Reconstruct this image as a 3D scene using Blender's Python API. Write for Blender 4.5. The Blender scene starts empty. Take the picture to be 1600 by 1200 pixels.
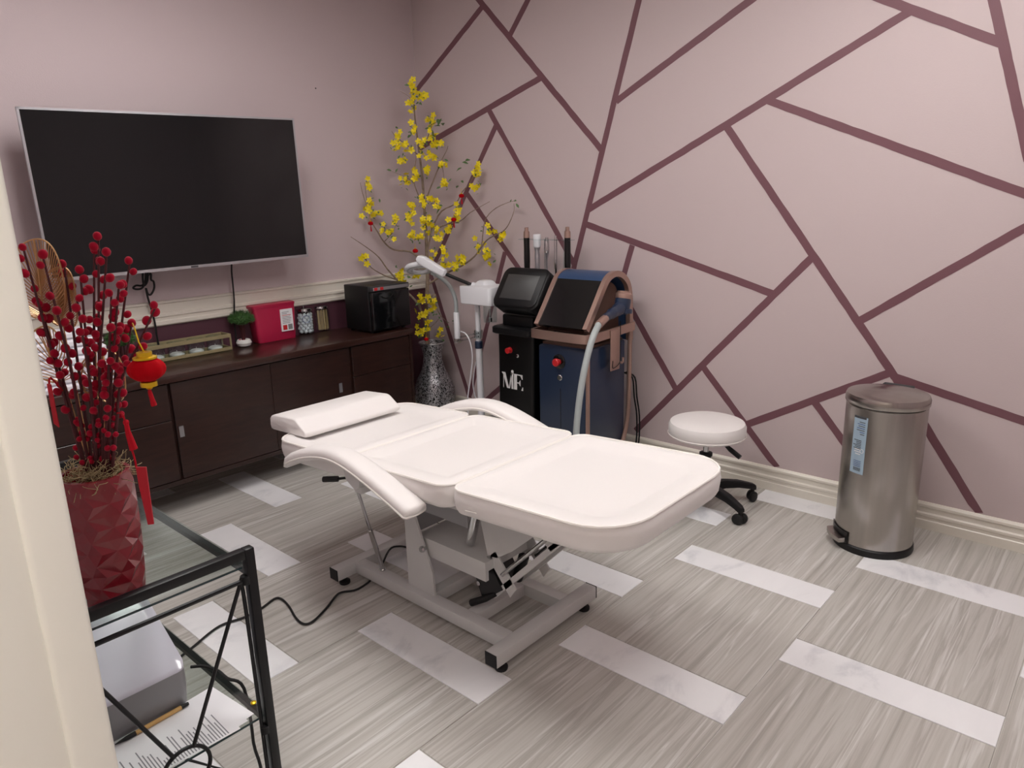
import bpy, bmesh, math, random
from mathutils import Vector, Matrix
random.seed(7)
S = bpy.context.scene
COL = S.collection
PI = math.pi
# ------------------------------------------------------------------ camera
CAM = Vector((0, 0, 1.48)); F = 1126.565
RIGHT = Vector((0.66464079, -0.74673176, -0.02538298))
DOWN = Vector((-0.2038896, -0.14858271, -0.96765294))
FWD = Vector((0.71880571, 0.64831694, -0.25100497))
cd = bpy.data.cameras.new('camera'); co = bpy.data.objects.new('camera', cd); COL.objects.link(co)
cd.sensor_fit = 'HORIZONTAL'; cd.sensor_width = 36; cd.lens = F / 1600 * 36; cd.clip_start = .02
m = Matrix.Identity(4)
for i in range(3):
    m[i][0] = RIGHT[i]; m[i][1] = -DOWN[i]; m[i][2] = -FWD[i]; m[i][3] = CAM[i]
co.matrix_world = m
S.camera = co
# ------------------------------------------------------------------ world, exposure
S.view_settings.view_transform = 'Standard'; S.view_settings.look = 'None'
S.view_settings.gamma = 1; S.view_settings.use_curve_mapping = False
S.view_settings.exposure = 0.0
W = bpy.data.worlds.new('world'); S.world = W; W.use_nodes = True
W.node_tree.nodes['Background'].inputs[0].default_value = (.95, .97, 1, 1)
W.node_tree.nodes['Background'].inputs[1].default_value = .25
LAMP = 15.0                     # brightness of the ceiling troffers
TROFFERS = [(1.35, 2.35), (2.2, .55), (-.5, -.35)]  # last one is added out of view to light up the door jamb
XW, YW, ZC = 3.419, 3.874, 2.76  # mural wall, television wall, ceiling
XL, YF = .19, -1.3               # wall with the door, wall behind
# ------------------------------------------------------------------ pixel -> place
def ray(px, py): return RIGHT * ((px - 800) / F) + DOWN * ((py - 600) / F) + FWD
def onX(px, py, x): d = ray(px, py); return CAM + d * (x / d.x)
def onY(px, py, y): d = ray(px, py); return CAM + d * (y / d.y)
def onZ(px, py, z): d = ray(px, py); return CAM + d * ((z - CAM.z) / d.z)
def onView(px, py, p, back=0.0):         # upright plane through p that faces the room's diagonal
    n = Vector((FWD.x, FWD.y, 0)).normalized(); d = ray(px, py)
    return CAM + d * (((Vector(p) - CAM).dot(n) + back) / d.dot(n))
# ------------------------------------------------------------------ materials
def lin(c): return tuple((v / 255 / 12.92 if v / 255 <= .04045 else ((v / 255 + .055) / 1.055) ** 2.4) for v in c[:3]) + (1,)
MATS = {}
def mat(name, c, rough=.5, metal=0, spec=.5, bump=0, bscale=200, alpha=None, trans=0, emit=0, sheen=0, coat=0, vary=0, vscale=6, vst=(1, 1, 1), ior=None):
    M = bpy.data.materials.new(name); M.use_nodes = True; MATS[name] = M
    nt = M.node_tree; b = nt.nodes['Principled BSDF']
    b.inputs['Base Color'].default_value = lin(c); b.inputs['Roughness'].default_value = rough
    b.inputs['Metallic'].default_value = metal; b.inputs['Specular IOR Level'].default_value = spec
    b.inputs['Transmission Weight'].default_value = trans; b.inputs['Coat Weight'].default_value = coat
    b.inputs['Sheen Weight'].default_value = sheen
    if ior: b.inputs['IOR'].default_value = ior
    if alpha is not None: b.inputs['Alpha'].default_value = alpha
    if emit:
        b.inputs['Emission Color'].default_value = lin(c); b.inputs['Emission Strength'].default_value = emit
    tc = nt.nodes.new('ShaderNodeTexCoord')
    if bump:
        n = nt.nodes.new('ShaderNodeTexNoise'); n.inputs['Scale'].default_value = bscale; n.inputs['Detail'].default_value = 3
        bp = nt.nodes.new('ShaderNodeBump'); bp.inputs['Strength'].default_value = bump; bp.inputs['Distance'].default_value = .002
        nt.links.new(tc.outputs['Object'], n.inputs['Vector'])
        nt.links.new(n.outputs['Fac'], bp.inputs['Height']); nt.links.new(bp.outputs['Normal'], b.inputs['Normal'])
    if vary:
        mp = nt.nodes.new('ShaderNodeMapping'); mp.inputs['Scale'].default_value = vst
        n = nt.nodes.new('ShaderNodeTexNoise'); n.inputs['Scale'].default_value = vscale; n.inputs['Detail'].default_value = 4
        hs = nt.nodes.new('ShaderNodeMapRange'); hs.inputs['To Min'].default_value = 1 - vary; hs.inputs['To Max'].default_value = 1 + vary
        hs.inputs['From Min'].default_value = .3; hs.inputs['From Max'].default_value = .7
        mx = nt.nodes.new('ShaderNodeVectorMath'); mx.operation = 'SCALE'; mx.inputs[0].default_value = lin(c)[:3]
        nt.links.new(tc.outputs['Object'], mp.inputs['Vector']); nt.links.new(mp.outputs['Vector'], n.inputs['Vector'])
        nt.links.new(n.outputs['Fac'], hs.inputs['Value']); nt.links.new(hs.outputs['Result'], mx.inputs['Scale'])
        nt.links.new(mx.outputs['Vector'], b.inputs['Base Color'])
    return M
mat('wall_mauve', (205, 189, 191), .55, bump=.25, bscale=160, spec=.35)
mat('mural_pink', (204, 188, 188), .55, bump=.25, bscale=160, spec=.35)
mat('stripe_plum', (119, 80, 88), .5, bump=.2, bscale=160)
mat('burgundy_paint', (84, 48, 60), .5, bump=.2, bscale=160)
mat('trim_cream', (232, 226, 214), .35)
mat('ceiling_white', (236, 234, 228), .8, bump=.3, bscale=90)
mat('jamb_white', (226, 224, 214), .45)
mat('grout', (206, 203, 197), .8)
mat('lamp_panel', (255, 252, 250), .5, emit=LAMP)
mat('black_gloss', (14, 15, 17), .12, coat=.2)
mat('tv_screen', (11, 13, 15), .12)
mat('silver', (190, 190, 194), .3, metal=.85)
mat('chrome', (205, 205, 206), .12, metal=1)
mat('black_plastic', (16, 16, 18), .45, spec=.35)
mat('black_satin', (12, 12, 13), .3)
mat('dark_grey', (52, 52, 55), .5)
mat('screen_grey', (62, 62, 62), .45)
mat('wood_dark', (46, 26, 21), .32, vary=.28, vscale=5, vst=(2, 2, 14), coat=.15)
mat('wood_top', (56, 33, 27), .28, vary=.25, vscale=5, vst=(2, 14, 14), coat=.2)
mat('gap_black', (12, 8, 7), .7)
mat('vinyl_white', (240, 236, 234), .42, bump=.12, bscale=500, spec=.45)
mat('piping_white', (247, 243, 238), .4)
mat('frame_grey', (206, 205, 204), .38)
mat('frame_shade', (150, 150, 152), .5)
mat('rubber', (16, 16, 17), .6)
mat('steel', (174, 169, 164), .24, metal=1, vary=.06, vscale=40, vst=(1, 1, .02)).node_tree.nodes['Principled BSDF'].inputs['Anisotropic'].default_value = .6
_n = MATS['steel'].node_tree; _t = _n.nodes.new('ShaderNodeTangent'); _t.direction_type = 'RADIAL'; _t.axis = 'Z'
_b = _n.nodes['Principled BSDF']; _n.links.new(_t.outputs[0], _b.inputs['Tangent']); _b.inputs['Anisotropic'].default_value = .85; _b.inputs['Anisotropic Rotation'].default_value = 0; _b.inputs['Roughness'].default_value = .26
mat('sticker_blue', (165, 188, 205), .4)
mat('white_plastic', (232, 233, 237), .3)
mat('lavender_plastic', (214, 214, 226), .15, coat=.4)
mat('grey_plastic', (138, 138, 140), .35)
mat('navy', (36, 50, 74), .3, coat=.2)
mat('navy_metal', (62, 88, 128), .3, metal=.4)
mat('copper', (186, 156, 144), .32, metal=.7)
mat('copper_dark', (92, 66, 56), .5, metal=.3)
mat('hose_grey', (176, 184, 184), .4)
mat('red_button', (200, 40, 44), .3)
mat('white_print', (232, 232, 232), .5)
mat('paper', (240, 240, 243), .7)
mat('ink', (70, 70, 74), .8)
mat('red_pot', (126, 20, 34), .25, coat=.4)
mat('catkin_red', (158, 14, 42), .95, sheen=.12, spec=.1)
mat('stem_brown', (74, 26, 30), .7)
mat('gold_wire', (190, 150, 104), .35, metal=.6)
mat('moss_straw', (156, 140, 104), .9)
mat('lantern_red', (178, 6, 20), .9, spec=.1)
mat('gold', (226, 186, 40), .3, metal=.7)
mat('tassel_red', (176, 10, 30), .75, spec=.2)
mat('envelope_red', (184, 12, 34), .45)
mat('iron_black', (22, 23, 25), .4, metal=.3)
mat('sharps_red', (186, 34, 74), .35, coat=.2)
mat('candle_wax', (240, 238, 234), .5)
mat('olive_wood', (146, 134, 100), .6, vary=.12, vscale=10, vst=(2, 12, 12))
mat('leaf_green', (58, 96, 42), .6, vary=.3, vscale=60)
mat('leaf_blossom', (92, 122, 74), .5)
mat('petal_yellow', (246, 226, 24), .55)
mat('flower_heart', (214, 168, 10), .6)
mat('bark', (140, 122, 104), .8, vary=.3, vscale=40)
mat('cotton', (244, 244, 248), .95)
mat('stick_wood', (212, 180, 132), .7)
mat('linen', (238, 236, 242), .9, bump=.3, bscale=300)
mat('pen_kraft', (208, 168, 104), .6)
mat('pot_white', (226, 224, 220), .35)
mat('blue_print', (70, 90, 150), .6)
mat('clear_plastic', (235, 240, 240), .05, trans=1, ior=1.25)
mat('glass', (225, 240, 236), .02, trans=1, ior=1.3)
mat('glass_edge', (38, 58, 62), .1)
def clear(name, tint, fac=.16):         # thin clear sheet: mostly see-through with a gloss
    M = bpy.data.materials.new(name); M.use_nodes = True; MATS[name] = M; nt = M.node_tree; nt.nodes.clear()
    o = nt.nodes.new('ShaderNodeOutputMaterial'); mx = nt.nodes.new('ShaderNodeMixShader')
    t = nt.nodes.new('ShaderNodeBsdfTransparent'); t.inputs[0].default_value = lin(tint)
    g = nt.nodes.new('ShaderNodeBsdfGlossy'); g.inputs['Roughness'].default_value = .03
    fr = nt.nodes.new('ShaderNodeLayerWeight'); fr.inputs['Blend'].default_value = .12
    mr = nt.nodes.new('ShaderNodeMapRange'); mr.inputs['To Min'].default_value = .03; mr.inputs['To Max'].default_value = fac * 3
    nt.links.new(fr.outputs['Facing'], mr.inputs['Value']); nt.links.new(mr.outputs['Result'], mx.inputs[0]); nt.links.new(t.outputs[0], mx.inputs[1]); nt.links.new(g.outputs[0], mx.inputs[2])
    nt.links.new(mx.outputs[0], o.inputs[0])
clear('clear_sheet', (240, 246, 246)); clear('jar_glass', (246, 250, 250)); clear('shelf_glass', (240, 245, 243))
def ramp(nt, stops):
    r = nt.nodes.new('ShaderNodeValToRGB'); e = r.color_ramp.elements
    while len(e) < len(stops): e.new(.5)
    for i, (p, c) in enumerate(stops): e[i].position = p; e[i].color = lin(c)
    return r
def tile_material(name, stops, stretch, scale, streak=None, rough=.3):
    M = bpy.data.materials.new(name); M.use_nodes = True; MATS[name] = M; nt = M.node_tree; b = nt.nodes['Principled BSDF']
    tc = nt.nodes.new('ShaderNodeTexCoord'); oi = nt.nodes.new('ShaderNodeObjectInfo')
    ml = nt.nodes.new('ShaderNodeMath'); ml.operation = 'MULTIPLY'; ml.inputs[1].default_value = 70
    ad = nt.nodes.new('ShaderNodeVectorMath'); ad.operation = 'ADD'
    mp = nt.nodes.new('ShaderNodeMapping'); mp.inputs['Scale'].default_value = stretch; mp.inputs['Rotation'].default_value = (0, 0, .03)
    n = nt.nodes.new('ShaderNodeTexNoise'); n.inputs['Scale'].default_value = scale; n.inputs['Detail'].default_value = 7
    n.inputs['Roughness'].default_value = .62; n.inputs['Distortion'].default_value = .5
    L = nt.links.new
    L(oi.outputs['Random'], ml.inputs[0]); L(tc.outputs['Object'], ad.inputs[0]); L(ml.outputs[0], ad.inputs[1])
    L(ad.outputs[0], mp.inputs[0]); L(mp.outputs[0], n.inputs['Vector'])
    r = ramp(nt, stops); L(n.outputs['Fac'], r.inputs[0]); out = r.outputs[0]
    if streak:
        n2 = nt.nodes.new('ShaderNodeTexNoise'); n2.inputs['Scale'].default_value = scale * 1.7; n2.inputs['Detail'].default_value = 4
        n2.inputs['Distortion'].default_value = .5
        r2 = ramp(nt, [(.57, (0, 0, 0)), (.615, (170, 170, 170)), (.66, (0, 0, 0))])
        mx = nt.nodes.new('ShaderNodeMix'); mx.data_type = 'RGBA'; mx.inputs[7].default_value = lin(streak)
        L(mp.outputs[0], n2.inputs['Vector']); L(n2.outputs['Fac'], r2.inputs[0]); L(r2.outputs[0], mx.inputs[0])
        L(out, mx.inputs[6]); out = mx.outputs[2]
    L(out, b.inputs['Base Color']); b.inputs['Roughness'].default_value = rough
tile_material('travertine', [(.25, (156, 150, 143)), (.40, (186, 182, 175)), (.50, (200, 197, 191)), (.58, (178, 173, 166)), (.65, (206, 204, 199)), (.76, (220, 218, 214))], (.38, 12, 1), 1.6, (238, 237, 234), .26)
tile_material('marble_white', [(.3, (222, 223, 227)), (.46, (246, 246, 248)), (.7, (250, 250, 252))], (3, 5, 1), 1.2, None, .16)
def mosaic():
    M = bpy.data.materials.new('silver_mosaic'); M.use_nodes = True; MATS['silver_mosaic'] = M; nt = M.node_tree; b = nt.nodes['Principled BSDF']
    tc = nt.nodes.new('ShaderNodeTexCoord'); v = nt.nodes.new('ShaderNodeTexVoronoi'); v.feature = 'DISTANCE_TO_EDGE'
    v.inputs['Scale'].default_value = 44
    n = nt.nodes.new('ShaderNodeTexNoise'); n.inputs['Scale'].default_value = 30
    a = nt.nodes.new('ShaderNodeMixRGB'); a.inputs[0].default_value = .07
    r = ramp(nt, [(.085, (206, 206, 210)), (.13, (12, 11, 13))])
    L = nt.links.new
    L(tc.outputs['Object'], a.inputs[1]); L(n.outputs['Color'], a.inputs[2]); L(a.outputs[0], v.inputs['Vector'])
    L(v.outputs['Distance'], r.inputs[0]); L(r.outputs[0], b.inputs['Base Color'])
    b.inputs['Metallic'].default_value = .6; b.inputs['Roughness'].default_value = .3
mosaic()
def sheet_material():
    M = bpy.data.materials.new('printed_sheet'); M.use_nodes = True; MATS['printed_sheet'] = M; nt = M.node_tree; b = nt.nodes['Principled BSDF']
    tc = nt.nodes.new('ShaderNodeTexCoord'); L = nt.links.new
    sx = nt.nodes.new('ShaderNodeSeparateXYZ'); L(tc.outputs['Object'], sx.inputs[0])
    def mth(op, a, bb):
        k = nt.nodes.new('ShaderNodeMath'); k.operation = op
        for i, q in enumerate((a, bb)):
            if isinstance(q, (int, float)): k.inputs[i].default_value = q
            else: L(q, k.inputs[i])
        return k.outputs[0]
    rows = mth('LESS_THAN', mth('FRACT', mth('MULTIPLY', sx.outputs[0], 150), 0), .4)
    n = nt.nodes.new('ShaderNodeTexNoise'); n.noise_dimensions = '1D'; n.inputs['Scale'].default_value = 95
    L(mth('FLOOR', mth('MULTIPLY', sx.outputs[0], 150), 0), n.inputs['W'])
    n2 = nt.nodes.new('ShaderNodeTexWhiteNoise'); n2.noise_dimensions = '1D'; L(mth('FLOOR', mth('MULTIPLY', sx.outputs[0], 150), 0), n2.inputs['W'])
    left = mth('GREATER_THAN', sx.outputs[1], -.07)
    right = mth('LESS_THAN', sx.outputs[1], mth('ADD', mth('MULTIPLY', n2.outputs['Value'], .08), -.045))
    edge = mth('LESS_THAN', mth('ABSOLUTE', sx.outputs[0], 0), .118)
    fac = mth('MULTIPLY', mth('MULTIPLY', rows, left), mth('MULTIPLY', right, edge))
    mx = nt.nodes.new('ShaderNodeMix'); mx.data_type = 'RGBA'; mx.inputs[6].default_value = lin((240, 240, 243)); mx.inputs[7].default_value = lin((140, 140, 146))
    L(fac, mx.inputs[0]); L(mx.outputs[2], b.inputs['Base Color']); b.inputs['Roughness'].default_value = .7
sheet_material()
# ------------------------------------------------------------------ mesh helpers
class MB:
    def __init__(s): s.v = []; s.f = []
    def add(s, vs, fs):
        o = len(s.v); s.v += [tuple(v) for v in vs]; s.f += [tuple(i + o for i in f) for f in fs]; return s
    def box(s, x0, x1, y0, y1, z0, z1, M=None):
        vs = [Vector((x, y, z)) for z in (z0, z1) for y in (y0, y1) for x in (x0, x1)]
        if M: vs = [M @ v for v in vs]
        return s.add(vs, [(0, 2, 3, 1), (4, 5, 7, 6), (0, 1, 5, 4), (2, 6, 7, 3), (0, 4, 6, 2), (1, 3, 7, 5)])
    def rbox(s, x0, x1, y0, y1, z0, z1, r=.01, seg=3, M=None):
        bm = bmesh.new(); bmesh.ops.create_cube(bm, size=1)
        for v in bm.verts: v.co = Vector(((x0 + x1) / 2 + v.co.x * (x1 - x0), (y0 + y1) / 2 + v.co.y * (y1 - y0), (z0 + z1) / 2 + v.co.z * (z1 - z0)))
        bmesh.ops.bevel(bm, geom=bm.edges[:], offset=r, segments=seg, profile=.5, affect='EDGES')
        if M: bmesh.ops.transform(bm, matrix=M, verts=bm.verts[:])
        bm.verts.index_update()
        s.add([v.co.copy() for v in bm.verts], [[v.index for v in f.verts] for f in bm.faces]); bm.free(); return s
    def prism(s, poly, axis, a, b):       # polygon in the two other axes, pushed along axis
        def P(q, w):
            return {'X': (w, q[0], q[1]), 'Y': (q[0], w, q[1]), 'Z': (q[0], q[1], w)}[axis]
        n = len(poly)
        return s.add([P(q, a) for q in poly] + [P(q, b) for q in poly],
                     [tuple(range(n)), tuple(range(2 * n - 1, n - 1, -1))] + [(i, i + n, (i + 1) % n + n, (i + 1) % n) for i in range(n)])
    def rings(s, R, close=True, capa=True, capb=True):
        n = len(R[0]); vs = [p for r in R for p in r]; fs = []
        for k in range(len(R) - 1):
            for i in range(n if close else n - 1):
                j = (i + 1) % n; fs.append((k * n + i, k * n + j, (k + 1) * n + j, (k + 1) * n + i))
        if capa: fs.append(tuple(range(n - 1, -1, -1)))
        if capb: fs.append(tuple((len(R) - 1) * n + i for i in range(n)))
        return s.add(vs, fs)
    def tube(s, pts, r, n=8, closed=False, flat=None):
        pts = [Vector(p) for p in pts]; rr = r if isinstance(r, (list, tuple)) else [r] * len(pts)
        N = len(pts); R = []; up = None
        for i, p in enumerate(pts):
            if closed: t = pts[(i + 1) % N] - pts[i - 1]
            else: t = pts[min(i + 1, N - 1)] - pts[max(i - 1, 0)]
            t.normalize()
            if up is None: up = t.orthogonal().normalized()
            up = (up - t * up.dot(t)).normalized(); w = t.cross(up)
            R.append([p + (up * math.cos(a) + w * math.sin(a)) * rr[i] for a in [2 * PI * k / n for k in range(n)]])
        if closed: R.append(R[0])
        return s.rings(R, True, not closed, not closed)
    def lathe(s, prof, c=(0, 0, 0), n=24, M=None, capa=True, capb=True):
        R = []
        for r, z in prof:
            ring = [Vector((r * math.cos(2 * PI * k / n), r * math.sin(2 * PI * k / n), z)) for k in range(n)]
            if M: ring = [M @ p for p in ring]
            R.append([p + Vector(c) for p in ring])
        return s.rings(R, True, capa, capb)
    def ball(s, c, r, n=10, m=6, sc=(1, 1, 1)):
        R = [[Vector(c) + Vector((math.cos(2 * PI * k / n) * math.sin(t) * r * sc[0], math.sin(2 * PI * k / n) * math.sin(t) * r * sc[1], -math.cos(t) * r * sc[2])) for k in range(n)]
             for t in [PI * (j + .25) / (m + .5) for j in range(m + 1)]]
        return s.rings(R)
    def mesh(s, name, smooth=35):
        me = bpy.data.meshes.new(name); me.from_pydata([tuple(v) for v in s.v], [], s.f); me.update()
        bm = bmesh.new(); bm.from_mesh(me); bmesh.ops.recalc_face_normals(bm, faces=bm.faces[:]); bm.to_mesh(me); bm.free()
        if smooth:
            for p in me.polygons: p.use_smooth = True
            me.set_sharp_from_angle(angle=math.radians(smooth))
        return me
    def build(s, name, material, parent=None, smooth=35):
        me = s.mesh(name, smooth); me.materials.append(MATS[material])
        return link(name, me, parent)
def link(name, me, parent=None):
    o = bpy.data.objects.new(name, me); COL.objects.link(o)
    if parent is not None:
        o.parent = parent; o.matrix_parent_inverse = Matrix.Translation(-parent.location)
    return o
def tag(o, label, cat, group=None):
    o['label'] = label; o['category'] = cat
    if group: o['group'] = group
    return o
def thing(name, label, cat, loc=(0, 0, 0), group=None):
    o = bpy.data.objects.new(name, None); COL.objects.link(o); o.empty_display_size = .05; o.location = loc
    return tag(o, label, cat, group)
def struct(o): o['kind'] = 'structure'; return o
def copy_tree(root, delta=None, label=None):
    c = root.copy(); COL.objects.link(c)
    if delta is not None: c.location = root.location + Vector(delta)
    if label: c['label'] = label
    for ch in root.children:
        k = ch.copy(); COL.objects.link(k); k.parent = c
        for g in ch.children:
            q = g.copy(); COL.objects.link(q); q.parent = k
    return c
def place(name, me, parent, M):          # a copy of shared mesh data at a world matrix under a parent that is only moved
    o = bpy.data.objects.new(name, me); COL.objects.link(o); o.parent = parent
    o.matrix_basis = Matrix.Translation(-Vector(parent.location)) @ M if parent.type == 'EMPTY' else M
    return o
def smooth_path(pts, k=4):
    pts = [Vector(p) for p in pts]; out = []
    for i in range(len(pts) - 1):
        p0, p1, p2, p3 = pts[max(i - 1, 0)], pts[i], pts[i + 1], pts[min(i + 2, len(pts) - 1)]
        for j in range(k):
            t = j / k
            out.append(.5 * ((2 * p1) + (p2 - p0) * t + (2 * p0 - 5 * p1 + 4 * p2 - p3) * t * t + (3 * p1 - p0 - 3 * p2 + p3) * t ** 3))
    return out + [pts[-1]]
def rrect(x0, x1, y0, y1, r, n=6, r2=None):     # rounded rectangle, corners: (x1,y1),(x0,y1),(x0,y0),(x1,y0); r2 for the y0 end
    r2 = r if r2 is None else r2; out = []
    for (cx, cy, a, q) in ((x1 - r, y1 - r, 0, r), (x0 + r, y1 - r, 90, r), (x0 + r2, y0 + r2, 180, r2), (x1 - r2, y0 + r2, 270, r2)):
        for k in range(n + 1):
            t = math.radians(a + 90 * k / n); out.append((cx + q * math.cos(t), cy + q * math.sin(t)))
    return out
def basis(x, y, z, o):
    M = Matrix.Identity(4)
    for i in range(3): M[i][0] = x[i]; M[i][1] = y[i]; M[i][2] = z[i]; M[i][3] = o[i]
    return M
# ================================================================== the setting
XO = -.9                                  # the corridor side of the doorway
fl = struct(MB().box(XO, XW + .1, YF, YW + .1, -.05, -.0035).build('floor', 'grout', None, 0))
PX, PY, G = .7815, .6016, .0016
cols = [.7425 + PY * k for k in range(-4, 6)]
def slab(x0, x1, y0, y1):
    mb = MB(); e = .0012; h = 0
    mb.rings([[(x0, y0, -.004), (x1, y0, -.004), (x1, y1, -.004), (x0, y1, -.004)], [(x0, y0, h - e), (x1, y0, h - e), (x1, y1, h - e), (x0, y1, h - e)],
              [(x0 + e, y0 + e, h), (x1 - e, y0 + e, h), (x1 - e, y1 - e, h), (x0 + e, y1 - e, h)]])
    return mb
SW = .155
gm = slab(-(PX - SW) / 2 + G, (PX - SW) / 2 - G, -PY / 2 + G, PY / 2 - G).mesh('grey_tile', 0); gm.materials.append(MATS['travertine'])
wm = slab(-SW / 2 + G, SW / 2 - G, -PY / 2 + G, PY / 2 - G).mesh('marble_strip', 0); wm.materials.append(MATS['marble_white'])
for ci, y0 in enumerate(cols):
    off = (1.300 if ci % 2 else .909) - 3 * PX
    for k in range(8):
        xs = off + k * PX                 # strip from xs to xs+SW, grey tile after it
        for a, b, me, nm in ((xs, xs + SW, wm, 'marble_strip'), (xs + SW, xs + PX, gm, 'grey_tile')):
            if b < XO + .02 or a > XW or y0 > YW or y0 + PY < YF: continue
            if b > XW + .01 or y0 + PY > YW + .05 or a < XO:      # cut against the walls
                t = slab(max(a + G, XO), min(b - G, XW + .01), y0 + G, min(y0 + PY - G, YW + .01)).mesh(nm, 0); t.materials.append(me.materials[0])
                place(nm, t, fl, Matrix.Identity(4))
            else: place(nm, me, fl, Matrix.Translation(((a + b) / 2, y0 + PY / 2, 0)))
wb = struct(MB().box(XL - .14, XW + .12, YW, YW + .12, 0, ZC).build('wall_back', 'wall_mauve', None, 0))
MB().box(XL, XW, YW - .002, YW, .11, .88).build('lower_paint', 'burgundy_paint', wb, 0)
MB().lathe([(.004, 0), (.004, .003)], n=10, M=Matrix.Rotation(PI / 2, 4, 'X'), c=onY(493, 138, YW - .001)).build('nail_hole', 'dark_grey', wb)
wr = struct(MB().box(XW, XW + .12, YF - .12, YW, 0, ZC).build('wall_right', 'mural_pink', None, 0))
wl = MB().box(XL - .13, XL, .83, YW, 0, ZC).box(XL - .13, XL, YF, -.13, 0, ZC).box(XL - .13, XL, -.13, .83, 2.08, ZC)
struct(wl.build('wall_left', 'wall_mauve', None, 0))
struct(MB().box(XO, XW, YF - .12, YF, 0, ZC).build('wall_front', 'wall_mauve', None, 0))
struct(MB().box(XO - .1, XW + .12, YF - .12, YW + .12, ZC, ZC + .1).build('ceiling', 'ceiling_white', None, 0))
struct(MB().box(XO - .1, XO, YF - .12, 1.6, 0, ZC).box(XO - .1, XL - .13, 1.6, 1.7, 0, ZC).build('wall_corridor', 'trim_cream', None, 0))
# doorway lining and casing (its edge is what the photograph shows at the left)
J = ray(94, 715); JX = .80 * J.x / J.y
tr = MB().rbox(XL - .30, XL - .02, .806, .845, 0, 2.14, .003).rbox(XL - .03, JX, .80, .885, 0, 2.14, .006)
struct(tr.build('trim_2', 'jamb_white'))
tr = MB().box(XL - .145, XL, -.13, -.10, 0, 2.09).box(XL - .145, XL, -.10, .80, 2.06, 2.09)
struct(tr.build('trim_3', 'jamb_white'))
# chair rail on the television wall, baseboards
prof = [(0, .873), (.012, .873), (.020, .880), (.020, .897), (.014, .902), (.014, .917), (.022, .922), (.022, .935), (.013, .940), (.011, .985), (.020, .990), (.020, .999), (.008, 1.003), (0, 1.003)]
struct(MB().prism([(YW - d, z) for d, z in prof], 'X', XL, XW).build('trim_1', 'trim_cream', None, 25))
bp = [(0, 0), (.016, 0), (.016, .040), (.012, .044), (.012, .058), (.016, .062), (.016, .072), (.009, .078), (.009, .100), (.014, .104), (.014, .114), (.006, .124), (0, .124)]
struct(MB().prism([(XW - d, z) for d, z in bp], 'Y', YF, YW).build('baseboard_right', 'trim_cream', None, 25))
struct(MB().prism([(YW - d, z) for d, z in bp], 'X', XL, XW - .016).build('baseboard_back', 'trim_cream', None, 25))
# painted bands of the mural: each a thin coat of paint with a slightly uneven edge
LINES = [((939, 233), (746, -3)), ((797, 55), (826, -2)), ((755, 9), (651, 141)), ((846, 121), (652, 234)), ((764, 172), (897, 412)),
         ((775, 196), (668, 437)), ((728, 300), (872, 508)), ((872, 520), (999, -2)), ((963, 158), (1176, -2)), ((1426, 15), (919, 328)),
         ((1245, -52), (1564, 67)), ((1608, 250), (1552, -3)), ((1552, -3), (1709, 705)), ((1201, 157), (1621, 310)), ((1136, 199), (1399, 590)), ((1344, 501), (1628, 341)),
         ((1269, 402), (993, 673)), ((915, 350), (1207, 459)), ((988, 383), (955, 500)), ((975, 463), (1055, 606)), ((1097, 571), (1214, 731)),
         ((1162, 665), (1397, 580)), ((1272, 627), (1372, 764)), ((1398, 589), (1703, 693)), ((1399, 590), (1530, 803)), ((671, 422), (735, 626)),
         ((789, 394), (733, 624)), ((757, 628), (850, 545))]
for (a, b) in LINES:
    p, q = onX(*a, XW), onX(*b, XW); p.x = q.x = 0
    if -4 < b[1] < 0:                     # goes on up to the ceiling or the corner
        g = q - p; q = p + g * min((ZC - p.z) / g.z, (YW - p.y) / g.y if g.y > 0 else 9)
    if b == (1709, 705): g = q - p; q = p + g * ((.124 - p.z) / g.z)
    d = (q - p); Ln = d.length; d.normalize(); nrm = Vector((0, -d.z, d.y)); w = .0175; n = max(3, int(Ln / .05))
    rnd = random.Random(int(a[0] * 7 + b[0]))
    up, lo = [], []
    for k in range(n + 1):
        c = p + d * Ln * k / n
        up.append(c + nrm * (w + rnd.uniform(-.0012, .0012))); lo.append(c - nrm * (w + rnd.uniform(-.0012, .0012)))
    poly = [(v.y, v.z) for v in up] + [(v.y, v.z) for v in reversed(lo)]
    poly = [(min(y, YW - .001), max(z, .124)) for y, z in poly]
    MB().prism(poly, 'X', XW - .0012 - rnd.uniform(0, .0003), XW).build('painted_band', 'stripe_plum', wr, 0)
# ceiling troffers of the room, and the panel added in the corridor
for i, (lx, ly) in enumerate(TROFFERS):
    t = thing('ceiling_light', ['recessed white ceiling light panel nearer the television wall', 'recessed white ceiling light panel nearer the mural wall', 'unseen ceiling light panel added in the corridor to brighten the door casing'][i], 'ceiling light', (lx, ly, ZC - .02), 'ceiling light panels')
    fr = MB(); a, b = .31, .61
    # three long diffusers in one frame
    for q in ((-a, a, -b, -b + .02), (-a, a, b - .02, b), (-a, -a + .02, -b, b), (a - .02, a, -b, b)): fr.box(lx + q[0], lx + q[1], ly + q[2], ly + q[3], ZC - .015, ZC + .001)
    fr.build('light_frame', 'white_plastic', t, 0)
    for k in range(3):
        x0 = lx - a + .03 + k * .19
        MB().box(x0, x0 + .16, ly - b + .03, ly + b - .03, ZC - .012, ZC - .003).build('diffuser', 'lamp_panel', t, 0)
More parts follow.
